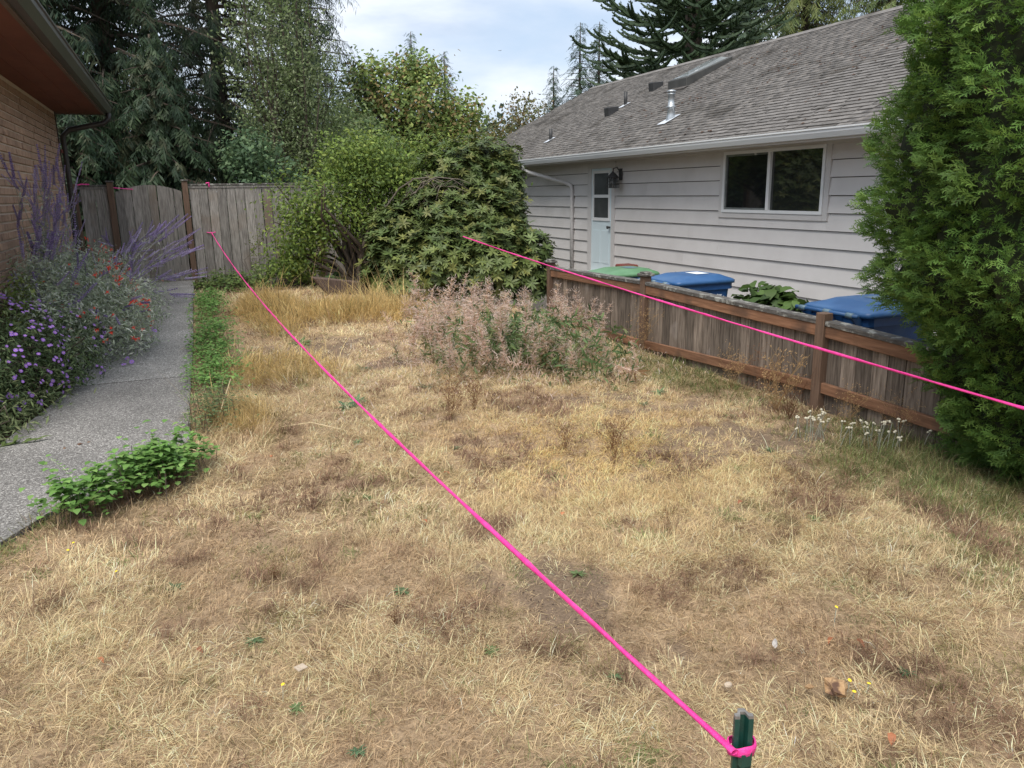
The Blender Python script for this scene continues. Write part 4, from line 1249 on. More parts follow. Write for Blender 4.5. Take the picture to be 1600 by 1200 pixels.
ax = Nn * .75 + np.array([0, 0, .65]) + rng.normal(0, .25, P.shape)
cols = rpick([(.085, .125, .036), (.105, .145, .042), (.07, .105, .032), (.13, .17, .05), (.17, .185, .052)], len(P), .18)
# nearest, camera-facing whorls are pieces of their own
fc = (Nn @ ((CAM - np.array([4, 12, 1])) / 12.5)) - np.linalg.norm(P - CAM, axis=1) * .12
idx = np.argsort(-fc)
front, back = idx[:300], idx[300:]
ros = [rosette_tpl(8, .108, .031, .28) for _ in range(4)]
rmesh = []
for q in range(8):
    c = np.array([(.105, .145, .04), (.125, .165, .045), (.09, .125, .038), (.155, .19, .052), (.11, .15, .044), (.135, .17, .045), (.095, .13, .042), (.19, .20, .055)][q])
    t = ros[q % 4]
    rmesh.append(npmesh('leaf_whorl', t[0], t[1], GLOSSY, t[2] * c))
M3 = basis(ax)
for i in front:
    o = bpy.data.objects.new('leaf_whorl', rmesh[random.randrange(8)])
    link(o, rh, tuple(P[i]))
    o.rotation_euler = Matrix([list(r) for r in M3[i]]).to_euler(); o.scale = [random.uniform(.75, 1.2)] * 3
which = rng.integers(0, 4, len(back))
V, T, C = join([place(ros[q], P[back][which == q], M3[back][which == q], rng.uniform(.8, 1.35, (which == q).sum()), cols[back][which == q]) for q in range(4)])
obj('crown', npmesh('crown', V, T, GLOSSY, C), rh, kind='stuff')
mb = MB()
tips = P[rng.integers(0, len(P), 45)]
limbs(mb, (4.0, 12.3, .1), [tuple(t) for t in tips], .045, .25)
obj('trunk', mb.mesh('trunk', BARK, True), rh)
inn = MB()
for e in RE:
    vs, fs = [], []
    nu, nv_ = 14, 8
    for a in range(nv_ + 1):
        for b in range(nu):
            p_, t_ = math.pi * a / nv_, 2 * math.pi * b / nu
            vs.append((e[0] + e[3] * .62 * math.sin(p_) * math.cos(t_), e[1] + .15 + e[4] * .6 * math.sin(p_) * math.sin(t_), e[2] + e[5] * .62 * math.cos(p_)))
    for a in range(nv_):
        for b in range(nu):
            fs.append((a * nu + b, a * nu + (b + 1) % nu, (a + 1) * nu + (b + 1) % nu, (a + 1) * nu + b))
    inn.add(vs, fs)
obj('dark_core', inn.mesh('dark_core', ARBC), rh, kind='stuff')  # dark blobs added inside the shrub, inner shade put into their colour


def shrub(name, label, ells, n, tpl, cols, mat, size, base, ntips=30, r0=.03, up=.5, group=None, cat='shrub', shell=.5, lump=.18, seed=80, trunkmat=None, clump=0, spread=.12, dirz=0.0):
    e = empty(name, base, label, cat, group)
    if clump:
        Pc, Nc = ell_points(ells, n // clump, shell, lump, seed)
        P = np.repeat(Pc, clump, 0) + rng.normal(0, spread, (len(Pc) * clump, 3)) * np.array([1, 1, .75]); Nn = np.repeat(Nc, clump, 0)
        cc_ = np.repeat(rpick(cols, len(Pc), .14), clump, 0) * (1 + rng.normal(0, .13, (len(P), 1)))
    else:
        P, Nn = ell_points(ells, n, shell, lump, seed); cc_ = rpick(cols, len(P), .15)
        Pc = P
    cen = np.array(base[:2]); fw_ = cen / np.linalg.norm(cen)
    k = (P[:, 2] > base[2] + .02) & (((P[:, :2] - cen) @ fw_ < .3) | (rng.uniform(0, 1, len(P)) < .45))
    P, Nn, cc_ = P[k], Nn[k], cc_[k]
    ax = Nn * .6 + np.array([0, 0, up]) + rng.normal(0, .55, P.shape)
    M_ = basis(ax)
    V, T, C = place(tpl, P, M_, size * rng.uniform(.65, 1.3, len(P)), np.clip(cc_, .01, .8))
    obj('crown', npmesh('crown', V, T, mat, C), e, kind='stuff')
    mb = MB()
    limbs(mb, base, [tuple(t) for t in Pc[rng.integers(0, len(Pc), ntips)]], r0, .3)
    obj('trunk', mb.mesh('trunk', trunkmat or BARK, True), e)
    return e


YG = [(.17, .25, .055), (.21, .29, .06), (.14, .21, .055), (.25, .31, .07), (.11, .17, .05), (.19, .27, .06)]
DS = [(2.35, 13.4, 1.55, .95, .7, .6), (3.2, 13.5, 2.0, 1.0, .8, .6), (4.2, 13.6, 2.2, .95, .8, .5), (5.0, 13.8, 2.2, .8, .7, .5), (1.85, 13.5, 1.05, .5, .45, .55), (2.9, 13.3, 2.35, .7, .6, .4), (1.75, 13.7, .55, .45, .4, .35), (3.7, 13.4, 1.5, .7, .6, .5)]
ds = shrub('deciduous_shrub', 'yellow-green leafy shrub with dark bare stems between fence and rhododendron', DS, 30000, leaf_tpl(1, .42), YG, LEAF, .07, (2.75, 13.4, .2), 60, .04, .4, shell=.7, lump=.4, seed=90, clump=9, spread=.13)
# upright pale shoots at the top of the shrub
shoots = []
for k in range(110):
    bx, by = random.uniform(1.7, 5.5), random.uniform(13.0, 13.8)
    bz = float(np.interp(bx, [1.7, 2.4, 3.0, 4.2, 5.5], [1.45, 1.95, 2.45, 2.5, 2.45])) + random.uniform(-.25, .12)
    h = random.uniform(.25, .6)
    m_ = int(h / .035)
    t = np.linspace(0, 1, m_)
    lx_, ly_ = random.uniform(-.25, .25), random.uniform(-.2, .1)
    P_ = np.stack([bx + lx_ * t * h, by + ly_ * t * h, bz + t * h], 1)
    axd = np.stack([np.cos(np.arange(m_) * 2.4), np.sin(np.arange(m_) * 2.4), np.full(m_, .2)], 1)
    Y_ = axd / np.linalg.norm(axd, axis=1, keepdims=True)
    X_ = np.cross(Y_, [0, 0, 1.0]); X_ /= np.linalg.norm(X_, axis=1, keepdims=True)
    Mm = np.stack([X_, Y_, np.cross(X_, Y_)], 2)
    shoots.append(place(leaf_tpl(1, .35), P_, Mm, .075 * (1 - .5 * t), rpick([(.19, .235, .06), (.25, .26, .07), (.16, .21, .05), (.30, .22, .06)], m_)))
V, T, C = join(shoots)
obj('top_shoots', npmesh('top_shoots', V, T, LEAF, C), ds, kind='stuff')
# grey dead twigs between the two shrubs
tw = empty('dead_branches', (3.9, 12.2, .3), 'grey leafless tangled branches arching between the two shrubs', 'branches')
for k in range(9):
    mb = MB()
    b = Vector((3.3 + random.uniform(-.3, .4), 12.5, 1.3 + random.uniform(-.3, .3)))
    e_ = Vector((random.uniform(3.6, 4.9), 11.9 + random.uniform(-.2, .3), random.uniform(1.35, 2.0)))
    m_ = b.lerp(e_, .5) + Vector((0, -.1, random.uniform(.2, .5)))
    mb.tube([b, b.lerp(m_, .5) + Vector((0, 0, .08)), m_, m_.lerp(e_, .5) + Vector((0, 0, .06)), e_], [.016, .013, .010, .007, .003], 5, False)
    for q in range(6):
        s_ = m_.lerp(e_, random.uniform(-.3, 1)); t_ = s_ + Vector((random.uniform(-.25, .3), random.uniform(-.2, .1), random.uniform(-.35, .12)))
        mb.tube([s_, s_.lerp(t_, .5) + Vector((0, 0, .04)), t_], [.005, .004, .002], 4, False)
    obj('branch', mb.mesh('branch', TWIG), tw)
# thick mossy stems at the shrub's foot
for k in range(9):
    b = Vector((2.9 + random.uniform(-.35, .45), 13.0 + random.uniform(-.2, .3), .15)); e_ = b + Vector((random.uniform(-.9, .9), random.uniform(-.5, .1), random.uniform(1.0, 1.6)))
    m_ = b.lerp(e_, .5) + Vector((random.uniform(-.2, .2), 0, .1))
    obj('stem', MB().tube([b, b.lerp(m_, .5) + Vector((random.uniform(-.06, .06), 0, 0)), m_, e_], [.05, .042, .032, .015], 7, False).mesh('stem', BARK, True), ds)

# old timber stump
stm = MB()
prof = [(1.72, .60), (2.05, .55), (2.55, .47), (2.62, .12), (2.1, .10), (1.95, .30)]
stm.prism([(a_ + .1, b_ - .1) for a_, b_ in prof], 1, 12.5, 12.7)
obj('timber_stump', stm.mesh('timber_stump', STUMP, bevel=.015), label='split weathered timber slab lying at the foot of the shrubs', cat='timber')
obj('landscape_block', MB().box((1.3, 13.6, .1), (1.85, 13.8, .40)).mesh('landscape_block', pm('old_block', (.05, .046, .042), (.095, .088, .08), 10, .95, bump=.5), bevel=.03), label='low grey block edging behind the timber slab', cat='block')

# ivy and ground cover at the fence foot
GC = [(.12, .18, .05), (.15, .215, .06), (.18, .24, .07), (.09, .14, .045)]
for (cx, cy, rx, ry, h, lab) in ((.62, 13.9, .5, .65, .32, 'green ground cover at the foot of the back fence by the path end'), (1.45, 14.1, .55, .6, .42, 'green ground cover between the back fence and the timber slab')):
    shrub('ground_cover', lab, [(cx, cy, .22, rx, ry, h)], 3000, leaf_tpl(1, .6), GC, LEAF, .06, (cx, cy, .18), 10, .008, .9, 'ground cover by the fence', 'plant', .5, .3, 101, clump=6, spread=.05)
shrub('vine_shoot', 'thin pale green vine climbing the back fence beside the shrub', [(1.18, 14.7, .75, .1, .06, .38), (1.3, 14.7, 1.05, .07, .05, .2)], 260, leaf_tpl(1, .5), [(.16, .20, .06), (.2, .22, .08)], LEAF, .04, (1.15, 14.75, .28), 4, .004, .5, None, 'vine', .9)
shrub('mallow_plant', 'broad leaved green weed at the foot of the timber slab', [(2.25, 12.85, .3, .2, .15, .2)], 45, leaf_tpl(1, .85), [(.05, .09, .035), (.07, .11, .04)], LEAF, .14, (2.25, 12.85, .18), 6, .006, .7, None, 'plant', .8)

# ------------------------------------------------------------------ trees beyond the fence
def polar(az, d): return (d * math.sin(R(az)), d * math.cos(R(az)))


def conifer(name, label, x, y, zb, h, rb, cols, nbr, ntw, tl=.5, droop=.5, lowest=0.06, power=.8, tr=.16, seedr=0, tpln=8, tw_w=.03, sag=.12, group='conifers beyond the yard', vis=None):
    e = empty(name, (x, y, zb), label, 'tree', group)
    obj('trunk', MB().tube([(x, y, zb - .2), (x + .05, y, zb + h * .4), (x, y + .05, zb + h * .75), (x, y, zb + h)], [tr, tr * .75, tr * .4, .02], 8).mesh('trunk', BARK, True), e)
    P, D, S, Cc = [], [], [], []
    br = MB()
    for k in range(nbr):
        f = lowest + (1 - lowest) * ((k + random.random()) / nbr)
        z0 = zb + h * f
        if vis and z0 > vis: continue
        L = rb * (1 - f) ** power * random.uniform(.5, 1.15) + .12
        a = k * 2.399 + random.uniform(-.3, .3)
        dxy = Vector((math.cos(a), math.sin(a), 0))
        pts = []
        for t in (0, .35, .7, 1.0):
            pts.append(Vector((x, y, z0)) + dxy * L * t + Vector((0, 0, L * (.10 * t - sag * 2 * t * t + .08 * t ** 3))))
        if L > .5: br.tube(pts, [.035 * L ** .5, .025 * L ** .5, .015 * L ** .5, .004], 4, False)
        m_ = max(4, int(ntw * L / rb) + 2)
        for q in range(m_):
            t = .12 + .9 * (q + random.random()) / m_
            tt = min(t, 1) * 3; i = min(int(tt), 2); p = pts[i].lerp(pts[i + 1], tt - i)
            sd = 1 if q % 2 else -1
            d = dxy * random.uniform(.35, 1.0) + Vector((-dxy.y, dxy.x, 0)) * sd * random.uniform(.2, 1.0) * (1.05 - t) + Vector((0, 0, random.uniform(-.55, .05) - droop * .5))
            P.append(p + Vector((random.gauss(0, .05), random.gauss(0, .05), random.gauss(0, .06)))); D.append(d.normalized()); S.append(random.uniform(.6, 1.25) * (.55 + .45 * min(1, L)))
            Cc.append(random.choice(cols))
    P = np.array([tuple(p) for p in P]); D = np.array([tuple(p) for p in D]); S = np.array(S); Cc = np.array(Cc)
    cen = np.array([x, y]); fw_ = cen / np.linalg.norm(cen)
    kq = ((P[:, :2] - cen) @ fw_ < .5) | (rng.uniform(0, 1, len(P)) < .5)
    P, D, S, Cc = P[kq], D[kq], S[kq], Cc[kq]
    Cc = np.array(Cc) * (1 + rng.normal(0, .15, (len(P), 1)))
    X_ = np.cross(D, [0, 0, 1.0]); X_ /= np.linalg.norm(X_, axis=1, keepdims=True) + 1e-9
    Mm = np.stack([X_, D, np.cross(X_, D)], 2)
    tp_ = [twig_tpl(tl, tpln, tw_w, droop) for _ in range(3)]
    wh = rng.integers(0, 3, len(P))
    V, T, C = join([place(tp_[q], P[wh == q], Mm[wh == q], S[wh == q], Cc[wh == q]) for q in range(3)])
    obj('crown', npmesh('crown', V, T, LEAF, C), e, kind='stuff')
    obj('limbs', br.mesh('limbs', BARK), e, kind='stuff')
    return e


DK = [(.036, .064, .034), (.047, .079, .039), (.028, .05, .029), (.06, .09, .044), (.065, .074, .04)]
x, y = polar(-3.2, 21.5); conifer('spruce_tree', 'large dark drooping spruce behind the arched gate', x, y, .3, 15, 3.6, DK, 287, 49, .46, .8, .05, .5, .24, tpln=9, tw_w=.018, sag=.2, vis=9.5)
x, y = polar(-8.6, 20.0); conifer('spruce_tree', 'dark spruce rising behind the brick house gutter', x, y, .3, 14, 3.0, DK, 212, 38, .46, .8, .06, .5, .2, tpln=9, tw_w=.018, sag=.2, vis=9.5)
x, y = polar(3.3, 24); conifer('spruce_tree', 'dark spruce with bare grey upper trunk behind the birch', x, y, .3, 17, 3.3, DK, 237, 41, .46, .8, .05, .5, .22, tpln=9, tw_w=.018, sag=.2, vis=10.5)
x, y = polar(8.6, 27); conifer('spruce_tree', 'tall dark conifer edge showing behind the birch crown', x, y, .3, 13.5, 2.3, DK, 190, 30, .5, .8, .05, .55, .2, tpln=10, tw_w=.014, vis=11)
x, y = polar(-.5, 18.2); conifer('spruce_tree', 'low young spruce branches drooping just behind the gate', x, y, .3, 4.6, 1.7, DK, 143, 40, .36, .8, .05, .7, .08, tpln=9, tw_w=.018, sag=.18)
x, y = polar(-5.5, 17.6); conifer('spruce_tree', 'low young spruce between brick house and gate', x, y, .3, 3.9, 1.4, DK, 117, 32, .36, .8, .05, .7, .07, tpln=9, tw_w=.018, sag=.18)
FARC = [(.05, .085, .055), (.065, .10, .06), (.04, .07, .048)]
for az, d, h, rb, lab in ((16.0, 50, 11.0, 2.1, 'far fir with pointed top above the maple crown'), (18.2, 50, 9.9, 1.9, 'small far fir to the right of the maple top'), (27.5, 46, 10.6, 2.3, 'tall far fir, left one of the pair behind the roof'), (28.8, 47, 10.8, 2.1, 'tall far fir, right one of the pair beside the monkey puzzle'), (25.7, 50, 9.0, 1.7, 'short far fir just above the left end of the roof')):
    x, y = polar(az, d); conifer('fir_tree', lab, x, y, 0, h, rb, FARC, 150, 20, .55, .3, .05, .85, .18, tpln=8, tw_w=.022, sag=.06, group='far firs')

# birch with hanging fine leaves
bx, by = polar(7.6, 19.2)
BIR = [(bx, by, 3.2, 1.2, 1.2, 2.0), (bx + .7, by, 2.3, 1.35, 1.2, 1.6), (bx - .25, by, 5.0, 1.05, 1.0, 2.0), (bx + .2, by, 6.9, .7, .7, 1.5), (bx + 1.1, by + .2, 1.9, 1.0, .9, 1.3), (bx + .55, by, 4.0, .9, .9, 1.2)]
shrub('birch_tree', 'light grey-green birch with fine hanging leaves behind the back fence', BIR, 36000, quad_leaf(1, .42), [(.19, .24, .11), (.23, .28, .135), (.15, .20, .085), (.27, .31, .17), (.16, .22, .08)], LEAF, .085, (bx, by, .3), 60, .04, -.2, None, 'tree', .8, .35, 121, clump=8, spread=.2)
# laurel under it
lx_, ly_ = polar(5.6, 17.4)
shrub('laurel_shrub', 'mid green broad leaved shrub just above the back fence beside the birch', [(lx_, ly_, 1.9, .75, .6, 1.05), (lx_ + .5, ly_ + .2, 1.5, .7, .6, .9), (lx_ - .3, ly_, 2.6, .5, .5, .5)], 5200, quad_leaf(1, .55), [(.10, .165, .08), (.13, .20, .095), (.08, .135, .07)], LEAF, .10, (lx_, ly_, .3), 24, .03, .3, None, 'shrub', .6, .25, 131, clump=6, spread=.1)
# maple
mx_, my_ = polar(15.6, 28)
MP = [(mx_, my_, 4.6, 1.7, 1.5, 1.5), (mx_ - 1.3, my_, 3.6, 1.2, 1.2, 1.5), (mx_ + 1.5, my_, 3.8, 1.15, 1.2, 1.1), (mx_ - 1.3, my_, 5.3, .7, .7, .8), (mx_ + .4, my_, 5.7, .8, .8, .6), (mx_ + 2.0, my_, 4.5, .6, .7, .6), (mx_ + .8, my_ - .5, 2.8, 1.5, 1.2, 1.0), (mx_ + 2.0, my_ - .2, 3.1, .8, .8, .7)]
shrub('maple_tree', 'rounded green maple with orange tinted leaf tips beyond the shrubs', MP, 24000, quad_leaf(1, .7), [(.19, .27, .085), (.24, .33, .10), (.28, .37, .11), (.16, .23, .075), (.34, .40, .12), (.36, .27, .12)], LEAF, .14, (mx_, my_, .3), 50, .07, .5, None, 'tree', .6, .3, 141, clump=10, spread=.22)
x, y = polar(12.2, 23.5)
shrub('hazel_tree', 'dull green small tree between birch and maple', [(x, y, 2.3, 1.3, 1.1, 1.5), (x - .4, y, 3.3, .9, .9, 1.1), (x + .9, y, 1.9, 1.1, 1.0, 1.1)], 9000, quad_leaf(1, .6), [(.13, .185, .08), (.16, .22, .09), (.10, .155, .065), (.19, .235, .095)], LEAF, .12, (x, y, .3), 30, .05, .3, None, 'tree', .6, .3, 151, clump=8, spread=.18)
x, y = polar(23.0, 27.5)
shrub('bronze_tree', 'sparse bronze-green tree above the left end of the grey roof', [(x, y, 3.6, 1.0, .9, .8), (x - .7, y, 3.3, .7, .7, .7), (x + .7, y, 4.2, .55, .6, .6), (x - .2, y, 2.3, 1.2, 1, 1), (x + .2, y, 4.6, .4, .4, .45)], 9000, quad_leaf(1, .5), [(.19, .18, .08), (.23, .21, .09), (.16, .19, .08), (.26, .18, .09)], LEAF, .11, (x, y, .3), 40, .04, .3, None, 'tree', .9, .3, 161, clump=6, spread=.16)
x, y = polar(18.5, 24.0)
shrub('photinia_shrub', 'dark green rounded shrub behind the yellow-green shrub', [(x, y, 1.9, 1.8, 1.2, 1.2), (x + 1.6, y + .5, 2.0, 1.2, 1.0, 1.1), (x + .9, y, 2.7, .9, .9, .6)], 9000, quad_leaf(1, .5), [(.11, .155, .065), (.14, .19, .08), (.18, .19, .08), (.09, .13, .055)], LEAF, .12, (x, y, .3), 30, .05, .3, None, 'shrub', .6, .3, 171, clump=8, spread=.18)

# monkey puzzle tree: long upcurved rope-like limbs set with stiff scale leaves
mpx, mpy = polar(35.0, 31.5)
mk = empty('monkey_puzzle_tree', (mpx, mpy, 0), 'dark monkey puzzle tree with rope-like upcurved branches behind the roof', 'tree')
obj('trunk', MB().tube([(mpx, mpy, -.2), (mpx, mpy, 7), (mpx, mpy, 13)], [.42, .34, .1], 10).mesh('trunk', BARK, True), mk)
mbk = MB(); SP, SD, SS = [], [], []


def rope(p0, d, L, r, depth=0):
    pts = [p0]; n_ = 6
    for i in range(1, n_ + 1):
        t = i / n_
        v = Vector((d.x, d.y, d.z + (-.35 + 1.15 * t ** 1.6) * (1 if depth == 0 else .8))).normalized()
        pts.append(pts[-1] + v * L / n_)
    mbk.tube(pts, [r] * (n_ - 1) + [r * .85, r * .4], 4, False)
    m_ = int(L / .07)
    for q in range(m_):
        tt = q / m_ * n_; i = min(int(tt), n_ - 1); p = pts[i].lerp(pts[i + 1], tt - i); ax = (pts[i + 1] - pts[i]).normalized()
        o_ = ax.orthogonal().normalized(); o_.rotate(Matrix.Rotation(q * 2.4, 3, ax))
        SP.append(tuple(p + o_ * r * .6)); SD.append(tuple(o_ * .75 + ax)); SS.append(r * 1.25)
    if depth == 0:
        for q in range(random.randint(7, 12)):
            t = random.uniform(.25, .97) * n_; i = min(int(t), n_ - 1); p = pts[i].lerp(pts[i + 1], t - i)
            sd_ = Vector((-d.y, d.x, 0)) * random.choice((-1, 1))
            rope(p, (d * .55 + sd_ * random.uniform(.5, .9) + Vector((0, 0, .1))).normalized(), L * random.uniform(.22, .42), r * .78, 1)


for lev in range(15):
    z0 = 3.6 + lev * .5
    for k in range(9):
        a = k * math.pi / 4.5 + lev * .39 + random.uniform(-.12, .12)
        L = 4.8 * (1 - .03 * lev) * random.uniform(.8, 1.1)
        rope(Vector((mpx, mpy, z0 + random.uniform(-.35, .35))), Vector((math.cos(a), math.sin(a), random.uniform(-.15, .1))), L * random.uniform(.6, 1.0), .07)
MPC = pm('monkey_puzzle_green', (.03, .055, .026), (.06, .095, .042), 10, .6)
obj('limbs', mbk.mesh('limbs', MPC), mk, kind='stuff')
st_ = (np.array([[-.5, 0, 0], [.5, 0, 0], [0, 0, 1.5]]), np.array([[0, 1, 2]]))
SP, SD, SS = np.array(SP), np.array(SD), np.array(SS)
V, T, C = place(st_, SP, basis(SD), SS, rpick([(.05, .085, .04), (.07, .115, .05), (.10, .145, .06), (.04, .07, .034)], len(SP)))
obj('crown', npmesh('crown', V, T, GLOSSY, C), mk, kind='stuff')
CED = [(.13, .175, .06), (.17, .21, .07), (.10, .14, .055), (.21, .24, .08)]
for az, d, h, lab in ((42.0, 36, 13, 'yellow-green cedar with drooping sprays behind the roof ridge beside the monkey puzzle'), (47.0, 35, 13, 'yellow-green cedar behind the roof ridge next to the arborvitae')):
    x, y = polar(az, d); conifer('cedar_tree', lab, x, y, 0, h, 3.4, CED, 170, 36, .6, .8, .25, .45, .3, tpln=10, tw_w=.02, sag=.2, group='cedars behind the roof', vis=11.5)
x, y = polar(38.5, 40); conifer('fir_tree', 'dark fir filling the gap behind the monkey puzzle', x, y, 0, 14, 3.2, FARC, 150, 16, .75, .5, .2, .5, .3, tpln=7, tw_w=.05, group='far firs', vis=12)

# far wood that closes the horizon
N = 2600
az = rng.uniform(-60, 75, N); dd = rng.uniform(62, 80, N)
tz = 5.5 + 2.5 * fbm(az, az * 0, 5, 7)
cx, cy = dd * np.sin(np.radians(az)), dd * np.cos(np.radians(az))
Pn = np.repeat(np.stack([cx, cy, tz * rng.uniform(.05, 1, N) ** .7], 1), 8, 0) + np.clip(rng.normal(0, .6, (N * 8, 3)), -1, 1)
V, T, C = place(quad_leaf(1, .7), Pn, basis(rng.normal(0, 1, Pn.shape)), rng.uniform(.35, .75, len(Pn)), rpick(FARC + [(.07, .10, .05)], len(Pn)))
obj('far_wood', npmesh('far_wood', V, T, LEAF, C), label='far dark wood along the horizon behind everything', cat='trees', kind='stuff')
# tiny aeroplane
pc = CAM + (RC @ np.array([781 - 800., 600 - 79., -1220.])) / 1220 * 2600
pl = empty('airplane', tuple(pc), 'tiny far airplane in the cloudy sky above the roof', 'airplane')
px3, py3, pz3 = pc
obj('fuselage', MB().tube([(px3 - 6, py3, pz3), (px3 - 4.5, py3, pz3), (px3 + 4, py3, pz3), (px3 + 6, py3, pz3 + .6)], [.3, .9, .8, .2], 8).mesh('fuselage', PLANE, True), pl)
obj('wing', MB().add([(px3 - 1, py3, pz3), (px3 + 1, py3, pz3), (px3 + 1.6, py3 - 7, pz3 + .4), (px3 + .8, py3 - 7, pz3 + .4), (px3 + 1.6, py3 + 7, pz3 + .4), (px3 + .8, py3 + 7, pz3 + .4)], [(0, 1, 2, 3), (0, 1, 4, 5)]).mesh('wing', PLANE), pl)
obj('tail_fin', MB().add([(px3 + 4.4, py3, pz3 + .4), (px3 + 6, py3, pz3 + .6), (px3 + 6.4, py3, pz3 + 2.4), (px3 + 5.6, py3, pz3 + 2.4)], [(0, 1, 2, 3)]).mesh('tail_fin', PLANE), pl)

# ================================================================== flower bed along the brick house
def spike_tpl(n=13, w=.010):
    Vs, Ts, Cs, b = [], [], [], 0
    Vs.append(np.array([[-.004, 0, 0], [.004, 0, 0], [0, 0, 1.0], [0, -.004, 0], [0, .004, 0]])); Ts.append(np.array([[0, 1, 2], [3, 4, 2]])); Cs.append(np.tile([[1.3, 1.35, 1.1]], (5, 1))); b = 5
    for k in range(n):
        z = .06 + .9 * k / n
        rr = .042 * (1 - .5 * z)
        for q in range(5):
            a = q * 2 * math.pi / 5 + k * .7
            c, s = math.cos(a), math.sin(a)
            Vs.append(np.array([[0, 0, z - .012], [c * rr - s * .02, s * rr + c * .02, z + .012], [c * rr + s * .02, s * rr - c * .02, z + .012], [c * rr * .7, s * rr * .7, z + .042]])); Ts.append(np.array([[0, 1, 2], [1, 3, 2]]) + b); b += 4
            Cs.append(np.ones((4, 3)) * random.uniform(.7, 1.3))
    return np.concatenate(Vs), np.concatenate(Ts), np.concatenate(Cs)


SPK = []
for q in range(4):
    t = spike_tpl()
    c = [(.31, .24, .47), (.37, .30, .53), (.27, .22, .40), (.43, .37, .57)][q]
    SPK.append(npmesh('flower_spike', t[0], t[1], LEAF, t[2] * np.array(c)))
SAGEG = [(.37, .42, .31), (.45, .49, .385), (.31, .365, .25), (.24, .30, .17), (.53, .56, .47)]


def sage(label, base, nst, tipfn, L=.34, ns=2):
    e = empty('russian_sage', base, label, 'plant', 'russian sage plants')
    mb = MB(); LP, LD = [], []
    for k in range(nst):
        b = Vector(base) + Vector((random.gauss(0, .10), random.gauss(0, .14), 0))
        t = Vector(tipfn(k))
        m_ = b.lerp(t, .5) + Vector((0, 0, .12 * (t - b).length))
        pts = [b, b.lerp(m_, .5) + Vector((0, 0, .03)), m_, m_.lerp(t, .5) + Vector((0, 0, .03)), t]
        mb.tube(pts, [.004, .0035, .003, .0025, .002], 4, False)
        d = (t - m_).normalized()
        for j in range(20):
            u = random.uniform(.1, .85) * 4; i = min(int(u), 3); p = pts[i].lerp(pts[i + 1], u - i)
            LP.append(tuple(p + Vector((random.gauss(0, .02), random.gauss(0, .02), random.gauss(0, .02))))); LD.append(tuple(d * .6 + Vector((random.gauss(0, 1), random.gauss(0, 1), random.gauss(0, .8)))))
        for j in range(random.randint(ns, ns + 3)):
            dd_ = (d + Vector((random.gauss(0, .28), random.gauss(0, .28), random.gauss(0, .25)))).normalized() if j else d
            p = t if j == 0 else pts[3].lerp(t, random.uniform(-.6, .9))
            ll = L * random.uniform(.6, 1.2) * (1 if j == 0 else .75)
            o = bpy.data.objects.new('flower_spike', SPK[random.randrange(4)])
            link(o, e, tuple(p - dd_ * ll * .35))
            o.rotation_euler = dd_.to_track_quat('Z', 'Y').to_euler(); o.scale = (ll * random.uniform(.9, 1.3), ll * random.uniform(.9, 1.3), ll)
    obj('stems', mb.mesh('stems', TWIGP), e, kind='stuff')
    LP, LD = np.array(LP), np.array(LD)
    V, T, C = place(quad_leaf(1, .3), LP, basis(LD), rng.uniform(.03, .06, len(LP)), rpick(SAGEG, len(LP)))
    obj('leaves', npmesh('leaves', V, T, LEAF, C), e, kind='stuff')


TWIGP = pm('pale_stem', (.26, .27, .22), (.34, .34, .28), 8, .8)
ru = random.uniform
sage('tall purple russian sage against the brick wall', (-1.38, 9.9, .25), 56, lambda k: (-1.28 + ru(-.2, .3), 9.8 + ru(-1.2, 1.0), ru(.95, 2.15)), .32, 2)
sage('purple russian sage with long spikes leaning over the path in front of the gate', (-1.0, 11.7, .2), 30, lambda k: (-.6 + ru(-.4, .8), 12.2 + ru(-.6, .9), ru(.85, 1.4)), .42, 2)
for o_ in ():
    pass
sage('purple russian sage sprawling low over the path near the gate', (-.95, 12.2, .2), 11, lambda k: (-.2 + ru(-.35, .55), 12.4 + ru(-.9, .8), ru(.35, .75)), .4, 1)
sage('faded purple russian sage at the left picture edge above the asters', (-1.42, 8.5, .2), 30, lambda k: (-1.2 + ru(-.25, .3), 8.7 + ru(-.7, .6), ru(.75, 1.4)), .3, 1)


sage('low purple russian sage mixed into the red flowers in mid bed', (-.98, 9.8, .2), 44, lambda k: (-.8 + ru(-.45, .42), 9.7 + ru(-1.5, 1.3), ru(.55, 1.15)), .26, 1)


def fine_mass(name, label, ells, n, cols, size, base, w=.28, clump=8, spread=.06, up=.4, group='flower bed plants'):
    return shrub(name, label, ells, n, quad_leaf(1, w), cols, LEAF, size, base, 18, .008, up, group, 'plant', .55, .3, int(base[1] * 10), BARK, clump, spread)


fu = fine_mass('red_flowering_plant', 'grey-green sprawling plant dotted with small red flowers by the path', [(-1.05, 10.6, .62, .45, 1.3, .62), (-.82, 9.2, .48, .45, .95, .52), (-1.2, 9.2, .85, .38, .9, .5), (-.58, 11.0, .38, .34,   .9, .4), (-1.2, 8.4, .65, .36, .7, .55)], 34000, SAGEG, .056, (-1.0, 10, .15), .24)
